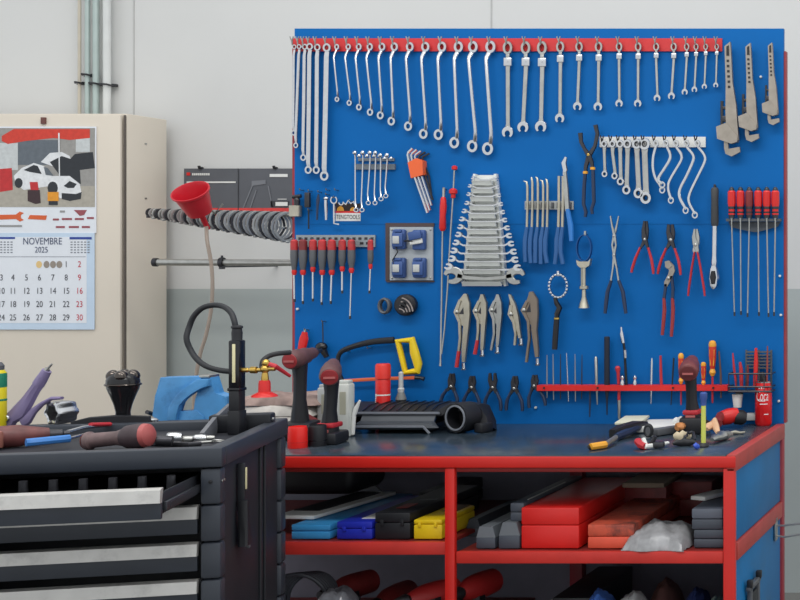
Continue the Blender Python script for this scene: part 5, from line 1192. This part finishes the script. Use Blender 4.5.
m = MB(); m.tube([W(154, 419, 4.0)+Vector((.012, .05, 0)), W(146, 419, 4.0)+Vector((0, .05, 0))], .012, 12); m.tube([W(147, 412, 4.0)+Vector((0, .0, 0)), W(147, 424, 4.0)+Vector((0, .1, 0))], .006, 8); t.add('handle', m, DKST)
t.done()

# ============================================================ tool cart
C0 = Vector((-1.8165, 3.1, 0)); YAW = math.atan2(.2725, .9622); RC = Matrix.Rotation(YAW, 3, 'Z')
def cp(s, d, z): return C0+RC @ Vector((-s, d, 0))+Vector((0, 0, z))
CW, CD, CT = .80, .59, 1.0135
def cb(m, s0, s1, d0, d1, z0, z1, bev=.003): return m.box(cp((s0+s1)/2, (d0+d1)/2, (z0+z1)/2), (s1-s0, d1-d0, z1-z0), bev, RC)
t = T('tool_cart', 'dark charcoal tool cart with aluminium drawer handles and one drawer open', 'tool cart')
m = MB(); cb(m, 0, CW, 0, .036, CT-.0435, CT, .005); cb(m, 0, .034, .036, CD, CT-.0435, CT-.0004, .004); cb(m, CW-.034, CW, .036, CD, CT-.0435, CT-.0004, .004); cb(m, .034, CW-.034, CD-.03, CD, CT-.0435, CT-.0006, .004)
t.add('top_rim', m, CARTM)
m = MB(); cb(m, .03, CW-.03, .03, CD-.028, CT-.035, CT-.022, .001); t.add('top_mat', m, mat('cart mat', (34, 36, 44), .6))
m = MB(); cb(m, .20, CW, CD+.0005, CD+.09, CT-.03, CT-.008, .003); t.add('rear_ledge', m, CARTD)
for (s0, s1, d0, d1) in ((.004, .045, .006, .046), (CW-.045, CW-.004, .006, .046), (.004, .045, CD-.05, CD-.004), (CW-.045, CW-.004, CD-.05, CD-.004)):
    m = MB()
    for k in range(11): cb(m, s0, s1, d0, d1, CT-.046-.0815*(k+1)+.002, CT-.046-.0815*k, .007)
    t.add('corner_post', m, CARTM)
m = MB(); cb(m, .014, .018, .047, CD-.051, .14, CT-.045, .001)
cb(m, .008, .014, .36, .375, .14, CT-.045, .002); cb(m, .008, .014, .40, .41, .14, CT-.045, .002); t.add('side_panel', m, CARTD)
m = MB(); cb(m, CW-.018, CW-.014, .047, CD-.051, .14, CT-.045, .001); t.add('side_panel', m, CARTD)
m = MB(); cb(m, .046, CW-.046, CD-.02, CD-.012, .14, CT-.045, .001); cb(m, .02, CW-.02, .05, CD-.05, .1, .13); t.add('back_panel', m, CARTD)
m = MB()
for k in range(1, 9): cb(m, .046, CW-.046, .02, .026, CT-.046-.0815*k-.006, CT-.046-.0815*k-.001, .0005)
cb(m, .046, .05, .03, .5, .14, CT-.046); cb(m, CW-.05, CW-.046, .03, .5, .14, CT-.046); t.add('drawer_frame', m, CARTD)
for k in range(9):
    z1 = .969-.0815*k; pull = .24 if k == 0 else 0; h = .030
    if k == 0: z1 = .963
    d0 = .008-pull
    m = MB(); cb(m, .052, CW-.052, d0+.006, d0+.018, z1-.064, z1-.002, .002); dr = t.add('drawer', m, CARTM)
    m = MB()
    P = [(d0-.004, z1-.003), (d0+.006, z1), (d0+.0145, z1), (d0+.006, z1-h), (d0-.008, z1-h+.001)]
    m.poly([cp(.050, d, z) for d, z in P], RC @ Vector((-(CW-.10), 0, 0))); t.add('drawer_handle', m, ALU, dr)
    if k == 0:
        m = MB()
        cb(m, .056, .06, d0+.018, .2, z1-.055, z1-.012); cb(m, CW-.06, CW-.056, d0+.018, .2, z1-.055, z1-.012); cb(m, .06, CW-.06, d0+.018, .4, z1-.058, z1-.055)
        t.add('drawer_box', m, CARTD, dr)
        m = MB(); cb(m, .0475, .0555, d0+.03, .2, z1-.05, z1-.032, .001); cb(m, .0465, .0475, d0+.05, .15, z1-.046, z1-.036, 0); t.add('slide_rail', m, mat('slide steel', (70, 72, 78), .4, .6), dr)
for zz in (CT-.075,):
    m = MB(); m.lathe(cp(.024, .0055, zz), [(.004, 0), (.004, .002), (.001, .003)], 10, RC @ Vector((0, -1, 0))); t.add('lock', m, BLK)
    for d in (.015, .03):
        m = MB(); m.lathe(cp(.0035, d, zz), [(.003, 0), (.003, .002)], 8, RC @ Vector((1, 0, 0))); t.add('screw', m, STEEL)
t.done()
for j in range(10):
    q = cp(.09+j*.055, -.03, .9085); m = MB(); m.lathe(q, [(.010, 0), (.0105, .002), (.0085, .044), (.0085, .052), (.006, .052), (.006, .02)], 14); solo('drawer_socket', 'dark socket standing inside the open drawer, %s' % (nth(9-j, 10)), 'socket', m, DKST, 'sockets in the open drawer')
t = T('hanging_file', 'dark tool with ivory strip hanging on the cart side', 'tool')
m = MB(); cb(m, -.004, .012, .165, .178, .845, .955, .002); t.add('holder', m, CARTD)
m = MB(); cb(m, -.0065, -.0042, .166, .176, .895, .945, .001); t.add('ivory_strip', m, IVORY)
m = MB(); m.sweep([cp(-.001, .165, .87), cp(-.002, .165, .83), cp(-.002, .175, .79), cp(-.002, .175, .765)], [.008, .012, .022, .024], .010, up=tuple(RC @ Vector((1, 0, 0))), sq=True); t.add('black_tip', m, BLK)
m = MB(); cb(m, -.005, .002, .2, .212, .752, .77, .002); t.add('small_tab', m, GREYP); t.done()

# things on the cart
ZC = CT-.022
def onc(px, py, z=ZC): Y = (CZ-z)*F/(py-CY); return W(px, py, Y)
def at(px, Y, z): v = W(px, 0, Y); v.z = z; return v
t = T('grease_pump', 'black upright hand pump with looping hose and brass coupling', 'pump')
YP = 3.50; b = at(237, YP, ZC); kk = YP/F
m = MB(); m.box(b+Vector((0, 0, .03)), (.030, .034, .06), .003); zt_ = W(0, 388, YP).z
m.box(Vector((b.x, YP, (ZC+.05+zt_)/2)), (.027, .03, zt_-ZC-.05), .004); t.add('foot', m, BLK)
m = MB(); z1, z2 = W(0, 389, YP).z, W(0, 340, YP).z
m.box(Vector((b.x, YP, (z1+z2)/2)), (.0275, .03, z2-z1), .004); m.box(Vector((b.x, YP, z1)), (.031, .033, .008), .002); bd = t.add('body', m, BLKG)
m = MB(); m.box(Vector((b.x+.001, YP-.0155, (z1+z2)/2+.004)), (.0075, .003, .095), .001); t.add('gauge_strip', m, IVORY, bd)
m = MB(); zz = W(0, 340, YP).z; m.lathe(Vector((b.x, YP, zz)), [(.013, -.002), (.012, .002), (.0125, .018), (.011, .028), (.0135, .030), (.0135, .034), (.008, .037)], 16); t.add('cap', m, BLK)
m = MB(); hp = [(236.5, 332, 0), (234.5, 322, 0), (229, 313.5, .01), (220, 307.5, .02), (208, 305.5, .03), (196, 308, .03), (187, 316, .03), (182, 327, .03), (181.5, 339, .02), (186, 351, .02), (195, 360, .01), (207, 366.5, 0), (220, 370.3, 0), (231, 371.5, 0)]
m.tube(sm([W(x, y, YP)+Vector((0, o, 0)) for x, y, o in hp], 5), .0068, 12); t.add('hose', m, RUB)
m = MB(); X = Vector((1, 0, 0)); q = W(243, 370, YP)
m.lathe(q, [(.006, -.004), (.006, .012), (.0045, .014), (.0045, .019), (.0085, .02), (.0085, .034), (.005, .036), (.005, .052)], 12, X); t.add('brass_coupling', m, BRASS)
m = MB(); q2 = W(265, 369, YP); m.ball(q2, .011); m.lathe(q2+Vector((0, 0, -.035)), [(.007, 0), (.009, .012), (.006, .03), (.01, .036)], 12); m.ball(W(266, 363, YP), .0095); m.tube([q2, q2+Vector((.025, 0, 0))], .005, 8); vv = t.add('valve', m, BRASS)
m = MB(); q3 = W(264.5, 395, YP); m.lathe(q3, [(.03, -.004), (.028, 0), (.014, .008), (.0135, .03), (.012, .036), (.006, .037)], 16); t.add('red_cap', m, REDP, vv)
m = MB(); m.tube([W(266, 363, YP), W(275, 366, YP), W(290, 376, YP+.05)], [.005, .006, .004], 8); t.add('red_lever', m, REDG, vv)
m = MB(); m.tube(sm([W(262, 368, YP+.005), W(263, 361, YP+.01), W(269, 356, YP+.02), W(278, 353.5, YP+.03), W(290, 352.5, YP+.06)]), .0062, 10); t.add('hose', m, RUB)
t.done()
t = T('organiser_tray', 'black plastic tray at the back right corner of the cart', 'tray')
m = MB()
c0 = cp(.075, .50, ZC)
m.box(c0+Vector((-.01, -.0, .022)), (.14, .05, .044), .005, RC); t.add('box', m, CARTD)
m = MB(); m.sweep([onc(202, 441), onc(215, 433)+Vector((0, 0, .02)), onc(232, 430)+Vector((0, 0, .05))], [.006, .006, .006], .02, up=(0, 0, 1), sq=True); t.add('sloped_lip', m, mat('grey lip', (110, 112, 118), .4)); t.done()
m = MB(); a = cp(.03, .50, CT+.007); m.tube([a+Vector((-.02, 0, 0)), a+Vector((.012, 0, 0)), a+Vector((.02, 0, 0))], [.0065, .0065, .004], 12); solo('chrome_stub', 'short chrome socket extension on the cart corner', 'socket extension', m, STEEL)
# items in the tray
t = T('impact_wrench', 'maroon battered impact wrench lying at left end of cart', 'impact wrench')
a = onc(2, 449); A = (Vector(onc(70, 444))-Vector(a)).normalized()
m = MB(); m.lathe(a+Vector((-.02, 0, .026)), [(.022, 0), (.0255, .008), (.0255, .045), (.022, .065), (.018, .085), (.014, .105)], 20, A); t.add('motor_housing', m, mat('battered maroon', (110, 60, 58), .45, 0, .3, 30))
m = MB(); m.lathe(a+A*.10+Vector((-.02, 0, .024)), [(.013, .0), (.011, .03), (.007, .033), (.007, .045)], 14, A); t.add('nose', m, DKST)
m = MB(); m.box(a+Vector((-.005, -.022, .024)), (.045, .014, .04), .006); t.add('rear_cover', m, mat('faded copper', (150, 94, 80), .5, 0, .2, 30)); t.done()
t = T('blue_screwdriver', 'blue-handled screwdriver lying at the cart front edge', 'screwdriver')
a, b, c = onc(26, 452.5), onc(70, 448), onc(87, 443)
u = Vector((0, 0, .022))
m = MB(); m.sweep([a+u, a.lerp(b, .1)+u, a.lerp(b, .5)+u, a.lerp(b, .85)+u, b+u], [.006, .0105, .0095, .0105, .006], .009, up=(0, 0, 1)); t.add('handle', m, mat('screwdriver blue', (60, 124, 196), .35))
m = MB(); m.tube([b+u, c+u], .0035, 8); t.add('blade', m, CHROME); t.done()
t = T('chrome_ratchet', 'chrome ratchet handle between the two maroon tools on cart', 'ratchet')
a, b = onc(66, 441), onc(106, 433)
m = MB(); m.sweep([a+Vector((0, 0, .02)), a.lerp(b, .4)+Vector((0, 0, .024)), b+Vector((0, 0, .02))], [.005, .006, .005], .005); t.add('shaft', m, CHROME)
m = MB(); m.sweep([a.lerp(b, .6)+Vector((0, 0, .028)), b+Vector((.01, 0, .022))], .0065, .005); t.add('red_grip', m, REDG); t.done()
t = T('cordless_torch', 'red and grey cylindrical torch tool in cart middle', 'torch')
a = onc(86, 450); b = onc(150, 450); A = (b-a).normalized()+Vector((0, 0, .10)); A.normalize(); u = Vector((0, 0, .02))
m = MB(); m.lathe(a+u, [(.018, 0), (.021, .004), (.021, .012), (.017, .016), (.016, .07), (.020, .085)], 18, A); t.add('barrel', m, mat('torch grey red', (104, 84, 84), .5, 0, .3, 30))
m = MB(); m.lathe(a+u+A*.085, [(.020, 0), (.026, .01), (.028, .035), (.027, .05)], 20, A); t.add('head', m, mat('torch dark', (64, 50, 54), .5, 0, .2, 30))
m = MB(); m.lathe(a+u+A*.134, [(.0275, 0), (.0255, .01), (.018, .016), (.002, .018)], 20, A); t.add('lens_cap', m, mat('torch pink red', (170, 84, 82), .45))
m = MB(); m.lathe(a+u-A*.002, [(.016, -.002), (.018, 0)], 18, A); t.add('end_cap', m, mat('end copper', (140, 76, 66), .5)); t.done()
t = T('universal_joint', 'dark chrome swivel joint lying right of torch', 'joint')
a = onc(141, 449); u = Vector((0, 0, .012))
m = MB(); m.ball(a+u, .012); m.tube([a+u, a+u+Vector((.03, .01, .006))], .008, 10); t.add('joint', m, CHROME)
m = MB(); m.tube([a+u+Vector((.03, .01, .006)), a+u+Vector((.06, .02, .004))], .012, 12); t.add('socket', m, DKST); t.done()
for i, (x, y, r, l) in enumerate(((167, 444, .0135, .03), (180, 443, .008, .035), (194, 443, .010, .025), (204, 441, .0065, .022))):
    a = onc(x, y)+Vector((0, 0, r)); A = RC @ Vector((1, .15, 0)); A.normalize()
    t = T('chrome_socket', 'chrome socket in the cart tray, %s of four' % ['leftmost and largest', 'second from left', 'third from left', 'rightmost'][i], 'socket', 'sockets in the cart tray')
    m = MB(); m.lathe(a, [(r*.85, 0), (r, .003), (r, l*.6), (r*.8, l), (r*.6, l), (r*.6, l*.7)], 16, A); t.add('socket', m, CHROME if i % 2 == 0 else STEEL)
    m = MB(); m.lathe(a, [(r*.5, -.003), (r*.5, .001)], 4, A); t.add('drive', m, DKST); t.done()
m = MB(); a = onc(219, 443); m.ring(a+Vector((0, 0, .005)), .014, .012, .002, .002, 18, ax=Matrix.Rotation(1.3, 3, 'X'), sq=False); m.tube([a+Vector((-.012, 0, .004)), a+Vector((-.04, -.02, .004))], .003, 8)
solo('ring_pin', 'small ring pin lying in the cart tray right corner', 'pin', m, STEEL)
m = MB(); m.sweep([onc(150, 446)+Vector((0, 0, .006)), onc(190, 447)+Vector((0, 0, .006)), onc(200, 446)+Vector((0, 0, .006))], [.008, .006, .009], .005, up=(0, 0, 1), sq=True)
solo('dark_bar', 'dark flat extension bar in front of the cart sockets', 'bar', m, DKST)
# on the rear ledge
ZG = CT-.008
YG = 3.60
def og(px, z=0, dy=0):
    # point above the rear ledge at image column px
    s = .3; v = None
    X = (px-CX)/F; d = CD+.045
    # solve C0 + RC*(-s,d) on the column
    c, sn = math.cos(YAW), math.sin(YAW)
    ax_, ay_ = C0.x-sn*(d+dy), C0.y+c*(d+dy)
    s = (ax_-X*ay_)/(c-X*sn); return cp(s, d+dy, ZG+z)
t = T('blow_gun', 'purple air blow gun with steel nozzle at cart left', 'blow gun')
Yg = og(30).y; 
def g(px, py, o=0): v = W(px, py, Yg); v.y -= o; return v
m = MB(); m.sweep([g(9, 424.5), g(12, 418), g(20, 412), g(27, 402), g(34, 391), g(41, 381), g(43, 377)], [.014, .017, .022, .017, .013, .0125, .012], .013); b_ = t.add('body', m, PURP)
m = MB(); m.sweep([g(22, 422, -.002), g(28, 419), g(34, 411), g(42, 404), g(52, 398.5), g(62, 398)], [.016, .013, .009, .006, .005, .004], .008); t.add('lever', m, PURP)
m = MB(); m.tube([g(38, 385), g(40.5, 381), g(47, 370.5)], [.0135, .0135, .011], 12); t.add('collar', m, PURP, b_)
m = MB(); m.tube([g(44.5, 372.5), g(48, 368.5)], [.0085, .006], 10); m.tube([g(48, 368.5), g(52, 364)], [.0028, .0028], 8); t.add('nozzle', m, STEEL)
m = MB(); m.lathe(g(10.5, 418, .012), [(.009, 0), (.0085, .004), (.002, .005)], 14, (-.4, -1, 0)); t.add('inlet', m, CHROME, b_); t.done()
t = T('star_socket', 'large chrome star-shaped socket lying open towards viewer', 'socket')
Ys = og(56, 0, -.02).y; c = W(52, 413.5, Ys); c.z = ZG+.032
A = Vector((-.35, -.85, -.05)).normalized()
def star(f, h):
    B = Vector((0, 0, 1)); X_ = A.cross(B).normalized(); Z_ = X_.cross(A)
    return [c-A*h+(X_*math.cos(a)+Z_*math.sin(a))*f*(1+.12*math.cos(6*a)) for a in [2*math.pi*i/36 for i in range(36)]]
m = MB()
rings = [[m.bm.verts.new(v) for v in star(f, h)] for f, h in ((.017, .03), (.019, 0), (.024, -.002), (.0285, .0), (.0285, .035), (.024, .05), (.001, .05))]
for r0, r1 in zip(rings, rings[1:]):
    for j in range(36): m._f([r0[j], r0[(j+1) % 36], r1[(j+1) % 36], r1[j]])
m._f(rings[0][::-1]); t.add('socket', m, CHROME)
m = MB(); m.lathe(c-A*.028, [(.016, 0), (.016, .002)], 20, A); t.add('inside', m, BLKG); t.done()
t = T('impact_ball_tool', 'glossy black bulb-topped tool standing upright on the cart', 'tool')
o = og(123); kk = o.y/F; h = o.z
zt2 = W(0, 371, o.y).z-o.z
m = MB(); m.lathe(o, [(.019, 0), (.018, .01), (.0165, .03), (.021, .05), (.028, .070), (.0355, .088), (.038, .100), (.0375, .112), (.033, .122), (.024, .129), (.01, .132)], 26); t.add('stem', m, BLKG)
for a in range(4):
    m = MB(); an = a*math.pi/2+.4; m.ball(o+Vector((math.cos(an)*.0215, math.sin(an)*.0215, .121)), .0165); t.add('ball', m, mat('black chrome', (90, 84, 80), .18, 1))
m = MB(); m.ring(o+Vector((0, 0, .1)), .0385, .0385, .003, .003, 24, ax=Matrix.Rotation(math.pi/2, 3, 'X'), sq=False); t.add('chrome_ring', m, mat('black chrome', (90, 84, 80))); t.done()
m = MB(); m.sweep([og(72, .006, -.03), og(90, .012, -.03), og(113, .014, -.04), og(150, .012, -.04)], [.006, .01, .012, .01], .008, sq=True)
solo('long_dark_bar', 'long dark flat bar along the rear edge of cart', 'bar', m, BLK)
m = MB(); m.lathe(og(153, .001, -.01)+Vector((0, 0, .0)), [(.012, 0), (.012, .008), (.006, .012)], 14); solo('chrome_nut', 'small chrome nut beside the blue vise', 'nut', m, CHROME)
t = T('spray_bottle', 'green and yellow labelled bottle at the left picture edge', 'bottle')
o = og(-4); 
m = MB(); m.lathe(o, [(.021, 0), (.0225, .003), (.0225, .135), (.017, .143)], 24); b_ = t.add('body', m, mat('bottle yellow', (226, 208, 30), .4))
m = MB(); m.lathe(o, [(.0228, .100), (.0230, .101), (.0230, .134), (.0228, .135)], 24); t.add('green_label', m, GREEN, b_)
m = MB(); m.lathe(o, [(.0228, .066), (.023, .067), (.023, .07), (.0228, .071)], 24); t.add('green_stripe', m, GREEN, b_)
m = MB(); m.lathe(o+Vector((0, 0, .142)), [(.017, 0), (.0175, .012), (.012, .02)], 20); t.add('cap', m, GREYP); t.done()

# ============================================================ light and camera
w = bpy.data.worlds.new('World'); SC.world = w; w.use_nodes = True
w.node_tree.nodes['Background'].inputs[0].default_value = (.93, .97, 1.0, 1); w.node_tree.nodes['Background'].inputs[1].default_value = .95
def area(name, loc, sx, sy, e, rot=(0, 0, 0), col=(1, .98, .95)):
    l = bpy.data.lights.new(name, 'AREA'); l.shape = 'RECTANGLE'; l.size = sx; l.size_y = sy; l.energy = e; l.color = col
    o = bpy.data.objects.new(name, l); COL.objects.link(o); o.location = loc; o.rotation_euler = rot; return o
area('ceiling_lamp_front', (-1.2, 1.6, 4.2), 4.5, .5, 75, (math.radians(22), 0, 0))
area('ceiling_lamp_rear', (-1.6, 4.0, 4.4), 4.5, .5, 40, (math.radians(10), 0, 0))
cam = bpy.data.cameras.new('Camera'); cam.sensor_fit = 'HORIZONTAL'; cam.sensor_width = 36; cam.lens = F*36/800
cam.shift_x = -(CX-400)/800; cam.shift_y = (CY-300)/800
co = bpy.data.objects.new('Camera', cam); COL.objects.link(co); co.location = (0, 0, CZ); co.rotation_euler = (math.pi/2, 0, 0); SC.camera = co
SC.view_settings.view_transform = 'Standard'; SC.view_settings.look = 'None'; SC.view_settings.exposure = 0; SC.view_settings.gamma = 1; SC.view_settings.use_curve_mapping = False
